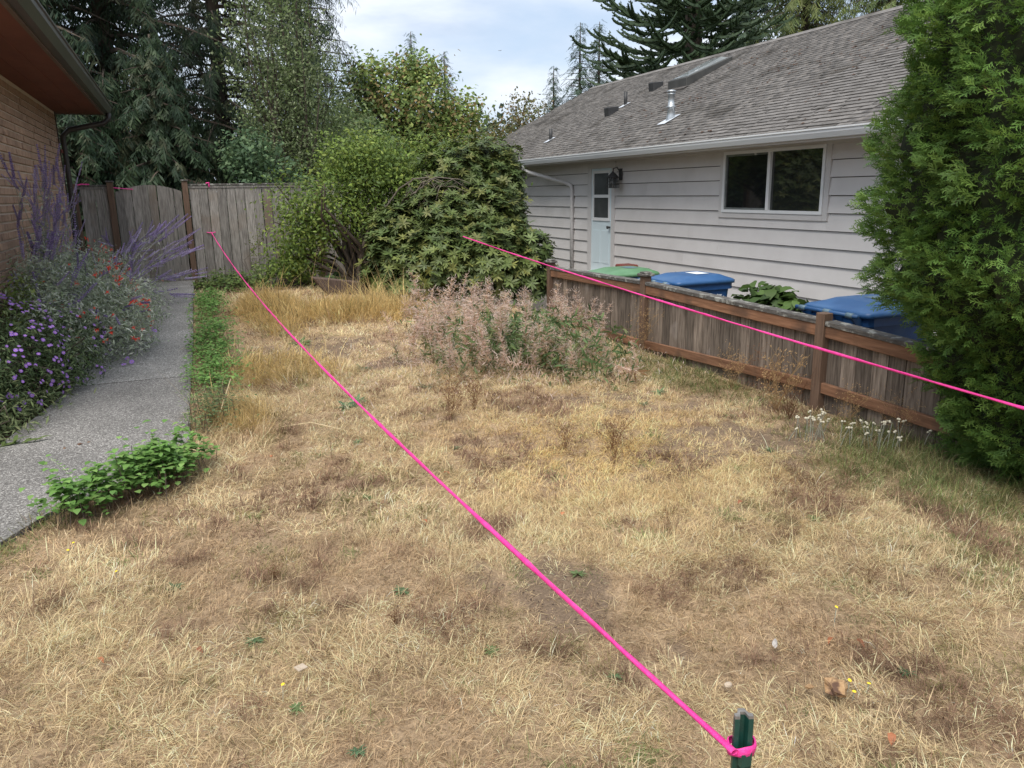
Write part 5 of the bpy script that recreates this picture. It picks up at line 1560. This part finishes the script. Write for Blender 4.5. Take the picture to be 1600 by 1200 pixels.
# red trumpets
rv, rt_ = [], []
rb = MB()
rb.tube([(0, 0, 0), (0, 0, .5), (0, .05, .8)], [.07, .10, .17], 6, False)
for q in range(4):
    a = q * math.pi / 2 + .4; c, s = math.cos(a), math.sin(a)
    rb.add([(c * .1 - s * .12, s * .1 + c * .12, .78), (c * .1 + s * .12, s * .1 - c * .12, .78), (c * .5, s * .5, 1.05)], [(0, 1, 2)])
REDF = pm('red_petal', (.80, .045, .03), (.88, .10, .05), 4, .5)
redm = rb.mesh('flower', REDF)
fp, fn_ = ell_points([(-1.05, 10.6, .6, .44, 1.35, .62), (-.85, 9.2, .5, .44, .95, .52), (-1.2, 9.4, .85, .38, .9, .5)], 420, .08, .2, 5)
k = (fp[:, 0] > -1.25) & (fp[:, 2] > .35); fp, fn_ = fp[k][:120], fn_[k][:120]
for p, nn_ in zip(fp, fn_):
    for j in range(random.randint(1, 2)):
        d = Vector(nn_) + Vector((ru(-.5, .7), ru(-.8, .2), ru(-.2, .6))); q = Vector(p) + Vector((ru(-.04, .04), ru(-.04, .04), ru(-.03, .03))) * (j > 0)
        o = obj('flower', redm, fu, tuple(q), d.to_track_quat('Z', 'Y').to_euler(), [ru(.032, .05)] * 3)
for (x, y, z) in ((-.42, 9.6, .22), (-.35, 8.7, .12), (-.15, 12.9, .62), (-.3, 12.6, .55)):
    obj('flower', redm, fu, (x, y, z), (ru(.6, 1.6), 0, ru(0, 6)), [.038] * 3)
# asters
DG = [(.09, .135, .055), (.12, .17, .07), (.07, .11, .045), (.155, .20, .09), (.06, .095, .04)]
asl = fine_mass('aster_plant', 'dark leafy purple aster clump at the left edge of the path', [(-1.45, 7.5, .42, .42, .8, .46), (-1.12, 8.1, .34, .34, .75, .40), (-1.65, 6.8, .38, .38, .6, .40)], 19000, DG, .05, (-1.4, 7.4, .05), .26)
fine_mass('low_aster_foliage', 'low olive green foliage spilling onto the path edge', [(-1.45, 6.75, .12, .30, .5, .22), (-1.75, 6.15, .12, .4, .4, .22), (-1.2, 7.5, .12, .22, .5, .2)], 9000, [(.185, .225, .10), (.135, .175, .07), (.23, .255, .125), (.09, .125, .055)], .06, (-1.5, 6.7, .03), .22)
fine_mass('yellow_green_weed', 'yellow-green leafy weed among the sage at the left picture edge', [(-1.38, 8.1, .75, .12, .25, .35)], 900, [(.14, .20, .06), (.18, .22, .07)], .055, (-1.4, 8.1, .1), .4)
am = MB()
for q in range(11):
    a = q * 2 * math.pi / 11; c, s = math.cos(a), math.sin(a)
    am.add([(c * .22 - s * .09, s * .22 + c * .09, 0), (c * .22 + s * .09, s * .22 - c * .09, 0), (c * .85 + s * .13, s * .85 - c * .13, .1), (c, s, .06), (c * .85 - s * .13, s * .85 + c * .13, .1)], [(0, 1, 2, 3, 4)])
AST = pm('aster_petal', (.27, .11, .52), (.38, .20, .66), 5, .6, rnd=.15)
nm = len(am.f)
lathe(am, 0, 0, [(.26, -.02), (.22, .08), (.08, .12)], 8)
asm = am.mesh('flower', AST)
asm.materials.append(pm('aster_eye', (.35, .24, .06), None, 5, .8))
for i_, p_ in enumerate(asm.polygons):
    if len(p_.vertices) != 5: p_.material_index = 1
fp, fn_ = ell_points([(-1.45, 7.5, .44, .46, .85, .50), (-1.12, 8.2, .36, .37, .75, .44), (-1.0, 9.0, .35, .32, .6,   .34)], 2200, .05, .2, 6)
k = (fn_ @ np.array([.5, -.6, .55]) > .2) & (fp[:, 2] > .18) & (fp[:, 0] > -1.75); k &= rng.uniform(0, 1, len(fp)) < .6; fp, fn_ = fp[k][:260], fn_[k][:260]
for p, nn_ in zip(fp, fn_):
    d = Vector(nn_) * .6 + Vector((ru(-.3, .5), ru(-.7, .1), ru(.1, .8)))
    obj('flower', asm, asl, tuple(p + nn_ * .02), d.to_track_quat('Z', 'Y').to_euler(), [ru(.012, .019)] * 3)
for p in ((-.42, 9.7, .30), (-.38, 9.65, .28), (-.40, 9.75, .26), (-.62, 8.5, .2), (-.58, 8.45, .17), (-.65, 8.4, .16)):
    obj('flower', asm, asl, p, (ru(.2, .9), ru(-.3, .3), 0), [.026] * 3)

# ------------------------------------------------------------------ mint clumps along the path
MINT = [(.15, .29, .07), (.18, .335, .085), (.12, .24, .06), (.225, .37, .105)]
mt = leaf_tpl(1, .78, .18, .12)
mint_meshes = [npmesh('leaf', mt[0], mt[1], LEAF, np.tile([c], (6, 1))) for c in MINT]


def mint(label, pts, n, size, h, cols=MINT, single=300, sx=.12):
    base = pts[len(pts) // 2]
    e = empty('mint_clump', (base[0], base[1], float(gz(base[0], base[1]))), label, 'plant', 'green clumps along the path')
    pts = np.array(pts)
    P = pts[rng.integers(0, len(pts), n * 2)] + rng.normal(0, sx, (n * 2, 2)) + (rng.uniform(-.5, .5, (n * 2, 1)) * [[0, .5]] if not single else 0)
    kk = np.ones(len(P), bool) if single else (fbm(P[:, 0], P[:, 1], .3, 78) > .4) & (P[:, 0] > xr(P[:, 1]) - .14 * fbm(P[:, 0], P[:, 1], .25, 79))
    P = P[kk][:n]; n = len(P)
    zz = h * np.sqrt(rng.uniform(0.03, 1, n)) * (.25 + 1.5 * fbm(P[:, 0], P[:, 1], .14, 77) ** 1.5) * (1 + .35 * (rng.uniform(0, 1, n) < .06))
    P3 = np.stack([P[:, 0], P[:, 1], gz(P[:, 0], P[:, 1]) + zz + .02], 1)
    th = rng.uniform(0, 2 * np.pi, n)
    Yd = np.stack([np.cos(th), np.sin(th), rng.uniform(-.35, .35, n)], 1); Yd /= np.linalg.norm(Yd, axis=1, keepdims=True)
    Xd = np.cross(Yd, [0, 0, 1.0]); Xd /= np.linalg.norm(Xd, axis=1, keepdims=True)
    Mm = np.stack([Xd, Yd, np.cross(Xd, Yd)], 2)
    order_ = np.argsort(-zz)
    for i in order_[:single]:
        o = bpy.data.objects.new('leaf', mint_meshes[random.randrange(4)])
        link(o, e, tuple(P3[i])); o.rotation_euler = Matrix([list(r) for r in Mm[i]]).to_euler(); o.scale = [size * random.uniform(.7, 1.25)] * 3
    k = order_[single:]
    V, T, C = place(mt, P3[k], Mm[k], size * rng.uniform(.6, 1.2, len(k)), rpick(cols, len(k), .15))
    obj('foliage', npmesh('foliage', V, T, LEAF, C), e, kind='stuff')
    mb = MB()
    for i in rng.integers(0, n, 60):
        p = P3[i]; b = (p[0] + ru(-.04, .04), p[1] + ru(-.04, .04), float(gz(p[0], p[1])))
        mb.tube([b, ((b[0] + p[0]) / 2, (b[1] + p[1]) / 2, (b[2] + p[2]) / 2 + .01), tuple(p)], [.003, .0025, .002], 4, False)
    obj('stems', mb.mesh('stems', BARK), e, kind='stuff')


mint('bright green mint clump overhanging the near path corner', [(-.74, 4.66), (-.66, 4.72), (-.56, 4.80), (-.46, 4.88), (-.38, 4.93), (-.30, 5.02), (-.24, 5.10), (-.16, 5.2), (-.32, 4.96), (-.24, 5.05), (-.1, 5.3)], 1700, .05, .25, sx=.075)
mint('grey-green low clump at the path edge between the mint and the bright border', [(.05, 6.2), (.1, 6.35), (.12, 6.5), (.0, 6.15)], 700, .03, .22, [(.13, .18, .075), (.165, .215, .09), (.10, .145, .06)], 0, .10)
mint('bright green low border clump along the path, nearest the golden tuft', [(.12, 7.3), (.16, 7.6), (.15, 8.0), (.2, 8.3)], 1500, .038, .17, MINT, 0, .13)
mint('bright green low border clump along the path, middle one', [(.18, 8.8), (.2, 9.2), (.22, 9.7), (.2, 10.1)], 1500, .042, .17, MINT, 0, .13)
mint('bright green low border clump along the path, farthest from the mint', [(.22, 10.9), (.24, 11.4), (.27, 12), (.3, 12.5)], 1300, .045, .15, MINT, 0, .13)
# small creeping stem over the path
cs_e = empty('creeping_stem', (-.85, 5.2, .03), 'thin mint stem with paired leaves creeping onto the path', 'plant')
for k in range(9):
    t = k / 8
    p = Vector((-.72 - .18 * t, 5.0 + .42 * t, .12 + .14 * t - .1 * t * t))
    for s_ in (-1, 1):
        o = bpy.data.objects.new('leaf', mint_meshes[k % 4]); link(o, cs_e, tuple(p)); o.rotation_euler = (.2, .1 * s_, s_ * 1.2 + .4); o.scale = [.034 * (1 - .5 * t)] * 3
obj('stem', MB().tube([(-.70, 4.98, .06), (-.72, 5.0, .12), (-.81, 5.21, .165), (-.9, 5.42, .16)], .003, 4).mesh('stem', TWIGP), cs_e)
# fallen sprig with long leaves
fs = empty('fallen_sprig', (-1.3, 6.15, .05), 'green sprig with long pointed leaves lying on the path edge', 'plant')
lt = leaf_tpl(1, .22, .2, .2)
lm = npmesh('leaf', lt[0], lt[1], LEAF, np.tile([(.13, .18, .06)], (6, 1)))
obj('stem', MB().tube([(-1.48, 6.1, .05), (-1.3, 6.12, .085), (-1.05, 6.2, .07)], .004, 5).mesh('stem', TWIGP), fs)
for k in range(13):
    t = k / 12
    obj('leaf', lm, fs, (-1.46 + .4 * t, 6.1 + .08 * t, .06 + .03 * math.sin(3 * t)), (ru(-.1, .5), ru(-.3, .3), -1.2 + (k % 2) * 1.3 + ru(-.3, .3)), [ru(.12, .18)] * 3)
dl = empty('dry_leaf_heap', (-.82, 6.06, .04), 'small heap of dry brown leaves on the path', 'leaves')
dlm = [npmesh('leaf', *leaf_tpl(1, .55, .5, .4), LEAF, np.tile([c], (6, 1))) for c in ((.16, .085, .055), (.11, .06, .04), (.22, .13, .08))]
for k in range(38):
    obj('leaf', dlm[k % 3], dl, (-.86 + random.gauss(0, .09), 6.07 + random.gauss(0, .045), .042 + ru(0, .03)), (ru(-.6, .6), ru(-.6, .6), ru(0, 6.28)), [ru(.025, .055)] * 3)

# ------------------------------------------------------------------ fireweed patch
def fireweed_mesh(h, green, seed):
    random.seed(seed)
    mb = []
    def st(p, q, w, c):
        p, q = np.array(p), np.array(q); d = q - p; s = np.cross(d, [ru(-1, 1), ru(-1, 1), .3]); s = s / (np.linalg.norm(s) + 1e-9) * w
        mb.append((np.array([p - s, p + s, q]), np.array([[0, 1, 2]]), np.tile([c], (3, 1))))
    lean = (ru(-.2, .2), ru(-.2, .2))
    P = lambda t: np.array([lean[0] * t * t * h, lean[1] * t * t * h, h * t])
    for i in range(8): mb.append((np.array([P(i / 8) + [-.003, 0, 0], P(i / 8) + [.003, 0, 0], P((i + 1) / 8) + [.0025, 0, 0], P((i + 1) / 8) + [-.0025, 0, 0]])[[0, 1, 2, 0, 2, 3]], np.array([[0, 1, 2], [3, 4, 5]]), np.tile([(.30, .17, .10)], (6, 1))))
    for k in range(120):
        t = ru(.38, 1.0); a = ru(0, 6.28); l = .13 * (1.25 - t) + .03
        p = P(t); el = ru(-.2, .9)
        q = p + np.array([math.cos(a) * math.cos(el), math.sin(a) * math.cos(el), math.sin(el)]) * l
        c = random.choice([(.70, .50, .41), (.76, .58, .50), (.62, .41, .32), (.78, .66, .58), (.64, .46, .33), (.54, .40, .25)])
        st(p, q, .0036, c)
        if random.random() < .6: st(q, q + np.array([ru(-.03, .03), ru(-.03, .03), ru(-.01, .05)]), .0036, (.76, .62, .55))
    for k in range(46 if green else 12):
        t = ru(.08, .62); a = k * 2.4; l = ru(.09, .15)
        v, tt = leaf_tpl(l, .022, .2, .35)
        c, s = math.cos(a), math.sin(a); el = ru(.1, .8)
        ce, se = math.cos(el), math.sin(el)
        v = v @ np.array([[1, 0, 0], [0, ce, -se], [0, se, ce]]).T @ np.array([[c, -s, 0], [s, c, 0], [0, 0, 1]]).T + P(t)
        mb.append((v, tt, np.tile([random.choice([(.12, .19, .07), (.15, .235, .085), (.095, .155, .06)]) if green else random.choice([(.28, .17, .08), (.2, .18, .08)])], (len(v), 1))))
    V, T, C = join(mb)
    return npmesh('fireweed', V, T, STRAW, C)


FWD = [fireweed_mesh(.8, False, s) for s in range(5)]
FWG = [fireweed_mesh(.68, True, s + 20) for s in range(4)]
random.seed(99)
cnt = 0
fwpos = []
while cnt < 135:
    x, y = ru(1.8, 4.35), ru(5.9, 10.0)
    if zone(np.array([x]), np.array([y]), 3.3, 8.0, .95, 1.75, .2)[0] < ru(0, 1) and zone(np.array([x]), np.array([y]), 2.7, 7.2, .9, .8, .2)[0] < ru(0, 1): continue
    g = cnt % 10 < 3
    tall = ru(.68, .95) * (.78 if x > 3.75 else 1) * (.8 if g else 1)
    if y < 6.9: tall *= .7
    o = obj('fireweed', (FWG if g else FWD)[random.randrange(4)], None, (x, y, float(gz(x, y)) - .01), (ru(-.2, .2), ru(-.2, .2), ru(0, 6.28)), [tall * ru(.8, 1.15)] * 3,
            label='green leafed fireweed stalk in the patch by the low fence' if g else 'dried fireweed stalk with pinkish seed fluff by the low fence', cat='plant', group='green fireweed stalks' if g else 'dried fireweed stalks')
    cnt += 1
for i, (x, y, rz_, lab) in enumerate(((3.3, 6.6, -.15, 'fallen dried fireweed stalk lying in front of the patch'), (3.95, 6.3, .9, 'fallen dried fireweed stalk lying near the fence post'))):
    obj('fallen_fireweed', FWD[i], None, (x, y, float(gz(x, y)) + .06), (1.45, 0, rz_ - 1.57), [1.05] * 3, label=lab, cat='plant')
# low green foliage inside the patch
P = np.concatenate([rng.normal(0, 1, (4200, 2)) * [.6, 1.0] + [3.25, 7.6], rng.normal(0, 1, (2600, 2)) * [.38, .42] + [3.3, 7.25]])
zc = rng.uniform(0, 1, len(P)) ** 1.5 * .42
k = (P[:, 0] < 4.5) & (fbm(P[:, 0], P[:, 1], .5, 88) > .42) & (zone(P[:, 0], P[:, 1], 3.25, 7.7, 1.05, 1.8, .2) > .5); P, zc = P[k], zc[k]
P3 = np.stack([P[:, 0], P[:, 1], gz(P[:, 0], P[:, 1]) + zc], 1)
V, T, C = place(leaf_tpl(1, .2, .2, .3), P3, basis(rng.normal(0, .8, P3.shape) + [0, 0, .4]), rng.uniform(.06, .13, len(P3)), rpick([(.12, .185, .07), (.155, .225, .085), (.095, .15, .06), (.20, .22, .09)], len(P3)))
obj('weed_foliage', npmesh('weed_foliage', V, T, LEAF, C), label='low dark green weed foliage inside the fireweed patch', cat='weeds', kind='stuff')
# pinkish fluff caught on the ground in front
N = 5000
P = rng.normal(0, 1, (N, 2)) * [.95, .75] + [2.9, 7.2]; k = (P[:, 0] < 4.5) & (P[:, 0] > .6); P = P[k]; n = len(P)
V, T, C = blades(P[:, 0], P[:, 1], gz(P[:, 0], P[:, 1]) + rng.uniform(0, .1, n), rng.normal(0, 1, n), rng.normal(0, 1, n), rng.uniform(.04, .11, n), np.full(n, .005), rng.uniform(.6, 1.6, n), rng.uniform(.8, 1.9, n), rpick([(.56, .40, .31), (.62, .47, .39), (.48, .33, .24), (.58, .50, .46)], n))
obj('seed_fluff', npmesh('seed_fluff', V, T, STRAW, C), label='pinkish dry seed fluff strewn over the grass by the fireweed', cat='seed fluff', kind='stuff')


# ------------------------------------------------------------------ dead weeds, rosettes, everlastings
def deadweed(seed, col, nb=14, seeds=True):
    random.seed(seed)
    parts = []

    def stick(p, q, w, c):
        p, q = np.array(p, float), np.array(q, float); d = q - p; s = np.cross(d, [.3, .8, .2]); s = s / (np.linalg.norm(s) + 1e-9) * w
        parts.append((np.array([p - s, p + s, q + s * .6, q - s * .6])[[0, 1, 2, 0, 2, 3]], np.array([[0, 1, 2], [3, 4, 5]]), np.tile([c], (6, 1))))
    for k in range(nb):
        a = ru(0, 6.28); r_ = ru(.1, .55); L = ru(.5, 1.0)
        p0 = np.array([ru(-.05, .05), ru(-.05, .05), 0]); p1 = p0 + np.array([math.cos(a) * r_ * .4, math.sin(a) * r_ * .4, L * .6]); p2 = p1 + np.array([math.cos(a) * r_ * .5, math.sin(a) * r_ * .5, L * .35])
        stick(p0, p1, .0045, col); stick(p1, p2, .0035, col)
        for j in range(9):
            u = ru(0, 1); q = p1 + (p2 - p1) * u if random.random() < .7 else p0 + (p1 - p0) * (.3 + .7 * u)
            e_ = q + np.array([ru(-.16, .16), ru(-.16, .16), ru(.0, .2)]); stick(q, e_, .0028, col)
            if seeds:
                for _ in range(2):
                    c_ = e_ + np.array([ru(-.02, .02), ru(-.02, .02), ru(-.03, .02)]); stick(c_, c_ + np.array([.012, .006, .016]), .007, tuple(np.array(col) * ru(.8, 1.5)))
    V, T, C = join(parts)
    return npmesh('dead_weed', V, T, STRAW, C)


DWB = [deadweed(s, (.17, .085, .045)) for s in range(3)]
DWT = [deadweed(s + 9, (.42, .28, .14)) for s in range(3)]
random.seed(123)
DW = [(1.78, 5.6, .38, 0, 'brown dead weed standing alone left of the fireweed patch'), (2.05, 5.75, .3, 0, 'brown dead weed just right of the lone dead weed'), (1.9, 6.0, .32, 1, 'tan dead weed behind the lone brown weed'),
      (2.46, 4.25, .3, 0, 'brown wiry dead weed in the middle of the lawn'), (2.6, 4.5, .28, 0, 'brown wiry dead weed behind the one in mid lawn'), (2.3, 4.6, .24, 0, 'small brown dead weed left of the mid lawn weeds'),
      (4.25, 4.75, .52, 1, 'tall tan dead weed against the second fence post from the arborvitae'), (4.35, 5.05, .45, 0, 'rusty dead dock weed at the low fence beside the bare soil'), (4.2, 4.55, .38, 0, 'rusty dead dock weed in front of the fence post'), (4.42, 4.2, .36, 1, 'tan dead weed below the bottom rail near the white flowers'), (4.45, 3.75, .4, 1, 'tan dead weed at the bottom rail close to the arborvitae'), (4.4, 5.5, .4, 1, 'tan dead weed leaning on the low fence panel'), (4.45, 7.1, .6, 1, 'tan dead weed climbing the fence post by the fireweed'),
      (.65, 2.9, .12, 0, 'small brown dead weed in the near lawn'), (.25, 3.5, .12, 0, 'small reddish dead weed near the mint'), (2.7, 2.35, .16, 0, 'brown dead weed in the lawn right of the stake'), (1.1, 2.5, .1, 0, 'tiny brown dead weed beside the bare patch'), (2.2, 3.2, .2, 0, 'thin brown dead weed right of the long string')]
for i, (x, y, s, t, lab) in enumerate(DW):
    obj('dead_weed', (DWT if t else DWB)[i % 3], None, (x, y, float(gz(x, y)) - .01), (ru(-.1, .1), ru(-.1, .1), ru(0, 6)), [s, s, s], label=lab, cat='weed', group='dead weeds in the lawn')
rot = [rosette_tpl(14, .09, .022, .12) for _ in range(3)]
ROM = [npmesh('weed_rosette', t[0], t[1], LEAF, t[2] * np.array(c)) for t, c in zip(rot, ((.095, .17, .085), (.12, .19, .09), (.15, .21, .085)))]
RSP = [(1.1, 6.25, 1.6), (1.2, 6.3, 1.3), (1.12, 8.9, 1.6), (1.35, 7.6, 2.0), (1.5, 7.5, 1.6), (1.0, 9.4, 1.4), (1.55, 2.98, .8), (.55, 2.35, .9), (.35, 2.2, .8), (.75, 3.15, .9), (.95, 2.55, .9), (1.25, 3.35, .9), (-.2, 3.6, .8), (.1, 3.0, .9), (.85, 4.3, .9), (1.7, 3.5, .9), (1.6, 4.9, .8), (3.55, 4.0, .9), (3.0, 3.0, .9), (2.95, 3.05, 1.2), (3.4, 5.35, 1.1), (3.7, 5.6, 1.2), (.45, 1.75, .8), (.9, 1.9, .8), (2.3, 1.8, .8), (1.3, 2.2, .6), (.2, 2.5, .7), (-.5, 3.8, .7), (1.9, 6.6, 1.2), (1.0, 5.3, .9)]
RSP = [(x, y, s * (.62 if y < 5.5 else 1)) for i, (x, y, s) in enumerate(RSP) if i % 4 != 3]
for i, (x, y, s) in enumerate(RSP):
    obj('weed_rosette', ROM[i % 3], None, (x, y, float(gz(x, y)) + .012), (ru(-.15, .15), ru(-.15, .15), ru(0, 6)), [s * ru(.8, 1.15)] * 3, label='small green weed rosette growing in the dry lawn', cat='weed', group='green rosettes in the lawn')
bl = MB()
lathe(bl, 0, 0, [(.3, -.5), (.9, -.3), (1, .2), (.55, .8), (.2, .9)], 7)
EVW = pm('papery_white', (.50, .46, .34), (.62, .58, .46), 6, .8)
evm = bl.mesh('flower_head', EVW, True)
for (cx, cy, n_, lab, hh) in ((4.0, 4.1, 12, 'white everlasting flowers beside the bare soil', .17), (4.28, 3.72, 16, 'larger cluster of white everlasting flowers below the bottom rail', .18), (4.1, 3.95, 7, 'few white everlasting flowers on bent stems between the two clusters', .14)):
    b0 = float(gz(cx, cy))
    e = empty('everlasting_plant', (cx, cy, b0), lab, 'flower', 'white everlastings')
    mb = MB()
    for k in range(n_):
        sx_ = cx + random.gauss(0, .09); sy_ = cy + random.gauss(0, .09); zt = b0 + hh * ru(.6, 1.25)
        tx, ty = sx_ + ru(-.05, .05), sy_ + ru(-.05, .05)
        mb.tube([(sx_, sy_, b0), ((sx_ + tx) / 2, (sy_ + ty) / 2, b0 + (zt - b0) * .6), (tx, ty, zt)], [.003, .0025, .002], 4, False)
        for j in range(3):
            obj('flower_head', evm, e, (tx + ru(-.014, .014), ty + ru(-.014, .014), zt + ru(-.008, .012)), (ru(-.4, .4), ru(-.4, .4), 0), [ru(.007, .011)] * 3)
    obj('stems', mb.mesh('stems', TWIGP), e, kind='stuff')
# yellow flowers
yl = MB(); lathe(yl, 0, 0, [(.3, -.3), (1, 0), (.8, .25), (.2, .3)], 9)
YEL = pm('yellow_petal', (.80, .58, .02), (.85, .66, .06), 9, .6)
ylm = yl.mesh('flower_head', YEL)
for (x, y, h) in ((-.67, 4.22, .06), (-.69, 4.17, .045), (-.45, 3.8, .05), (.16, 2.57, .07), (2.02, 1.8, .05), (1.99, 1.75, .045), (2.08, 1.77, .04), (2.3, 2.15, .09)):
    b0 = float(gz(x, y)); e = empty('yellow_flower', (x, y, b0), 'tiny yellow flower in the dry lawn', 'flower', 'tiny yellow lawn flowers')
    obj('stem', MB().tube([(x, y, b0), (x + .005, y, b0 + h)], .0018, 4).mesh('stem', LEAFSTEM if 'LEAFSTEM' in globals() else TWIGP), e)
    obj('flower_head', ylm, e, (x + .005, y, b0 + h), (ru(-.4, .4), ru(-.4, .4), 0), [.0075] * 3)


# ------------------------------------------------------------------ small things on the lawn
def lump_mesh(name, mat, r, seed, flat=.6, jag=.35):
    g = np.random.default_rng(seed); mb = MB(); nu, nv_ = 9, 6; vs, fs = [], []
    for a in range(nv_ + 1):
        for b in range(nu):
            p_, t_ = math.pi * a / nv_, 2 * math.pi * b / nu; rr = r * (1 + jag * g.uniform(-1, 1) * (0 < a < nv_))
            vs.append((rr * 1.25 * math.sin(p_) * math.cos(t_), rr * math.sin(p_) * math.sin(t_), rr * flat * math.cos(p_)))
    for a in range(nv_):
        for b in range(nu): fs.append((a * nu + b, a * nu + (b + 1) % nu, (a + 1) * nu + (b + 1) % nu, (a + 1) * nu + b))
    return mb.add(vs, fs).mesh(name, mat)


obj('wood_chunk', lump_mesh('wood_chunk', CHIP, .040, 3, .75, .3), None, (1.94, 1.78, .055), (.1, .3, .4), label='crumbling lump of rotten wood on the near lawn', cat='wood')
obj('wood_chip', lump_mesh('wood_chip', CHIP, .018, 4, .3, .25), None, (1.87, 1.83, .045), (.3, .2, 2.2), (.6, 1.5, 1), label='small orange wood splinter beside the rotten wood lump', cat='wood')
obj('pebble', lump_mesh('pebble', PEBBLE, .013, 5, .8, .1), None, (1.63, 1.97, .03), label='small tan pebble on the bare soil near the stake', cat='pebble')
obj('pale_shard', lump_mesh('pale_shard', BONE, .017, 6, .4, .3), None, (1.95, 2.1, .04), (0, 0, .8), (1.4, .6, 1), label='pale curled bark shard on the dry lawn', cat='shard')
obj('paper_scrap', MB().box((-.02, -.016, 0), (.02, .016, .004)).mesh('paper_scrap', PEBBLE), None, (.24, 2.67, .05), (.1, .1, .5), label='pale square scrap on the near dry lawn', cat='scrap')
ORL = npmesh('fallen_leaf', *leaf_tpl(1, .6, .4, .25), LEAF, np.tile([(.50, .20, .10)], (6, 1)))
BRL = npmesh('fallen_leaf', *leaf_tpl(1, .6, .5, .3), LEAF, np.tile([(.30, .13, .07)], (6, 1)))
for i, (x, y) in enumerate(((-.11, 2.99), (-.47, 3.08), (2.2, 2.05), (2.25, 2.0), (1.75, 3.55), (1.05, 3.75), (.6, 4.4), (.1, 1.9), (1.35, 4.4), (2.75, 3.3), (.4, 5.2), (1.95, 1.55))):
    obj('fallen_leaf', ORL if i % 3 else BRL, None, (x, y, float(gz(x, y)) + .035), (ru(-.4, .4), ru(-.4, .4), ru(0, 6.28)), [ru(.03, .05)] * 3, label='small orange-brown fallen leaf on the dry lawn', cat='leaf', group='fallen leaves on the lawn')
for (x0, y0, x1, y1, lab) in ((.55, 5.9, .95, 5.6, 'thin pale dry stick lying on the lawn left of the long string'), (.0, 5.9, .25, 6.6, 'long dry stalk leaning over the grey-green clump')):
    obj('dry_stalk', MB().tube([(x0, y0, .05), ((x0 + x1) / 2, (y0 + y1) / 2, .1), (x1, y1, .06 if y1 < y0 else .3)], [.005, .004, .003], 5).mesh('dry_stalk', pm('straw_stalk', (.5, .4, .24), (.6, .48, .3), 8, .8)), label=lab, cat='stalk')

# ------------------------------------------------------------------ plants behind the low fence
NG = [(.095, .16, .045), (.12, .20, .055), (.07, .12, .04)]
shrub('grape_leaf_plant', 'broad leaved green plant by the siding between the two blue bins', [(6.75, 7.75, .22, .3, .62, .33), (6.9, 7.0, .2, .2, .25, .25)], 520, leaf_tpl(1, .85, .15, .2), NG, LEAF, .17, (6.8, 7.7, -.42), 14, .008, .8, 'plants by the siding', 'plant', .6, .2, 201)
shrub('grape_leaf_plant', 'broad leaved green plant behind the bin beside the arborvitae', [(6.7, 5.9, .33, .3, .35, .33)], 260, leaf_tpl(1, .85, .15, .2), NG, LEAF, .16, (6.7, 5.9, -.42), 10, .008, .8, 'plants by the siding', 'plant', .6, .2, 202)
shrub('withered_flower_plant', 'withered pinkish flower plant behind the recycling bin', [(7.0, 10.2, .25, .25, .55, .22)], 420, leaf_tpl(1, .4), [(.28, .2, .15), (.2, .17, .11), (.35, .2, .2), (.12, .14, .07)], LEAF, .07, (7.0, 10.2, -.42), 22, .006, .5, 'plants by the siding', 'plant', .8, .3, 203)
shrub('withered_flower_plant', 'thin withered flower stalks at the siding next to the arborvitae', [(7.2, 6.0, .7, .15, .4, .4)], 150, leaf_tpl(1, .4), [(.4, .22, .22), (.3, .2, .15), (.12, .14, .07)], LEAF, .06, (7.2, 6.0, -.42), 18, .005, .5, 'plants by the siding', 'plant', .9, .3, 204)
fr_ = empty('compound_leaf_sapling', (6.55, 5.1, -.42), 'fern-like compound leaf sapling poking out beside the arborvitae', 'plant')
obj('stem', MB().tube([(6.55, 5.05, -.42), (6.55, 5.1, .7), (6.55, 5.2, 1.05), (6.5, 5.55, 1.08), (6.45, 5.85, .98)], [.012, .009, .006, .005, .003], 5).mesh('stem', TWIGP), fr_)
flm = npmesh('leaflet', *leaf_tpl(1, .25, .2, .2), LEAF, np.tile([(.10, .165, .045)], (6, 1)))
for k in range(11):
    t = k / 10
    for s_ in (-1, 1):
        obj('leaflet', flm, fr_, (6.52 - .07 * t, 5.25 + .6 * t, 1.06 - .07 * t + .03 * math.sin(3.1 * t)), (-.35, 0, s_ * 1.35 - .12), [.15 * (1 - .45 * abs(t - .35))] * 3)
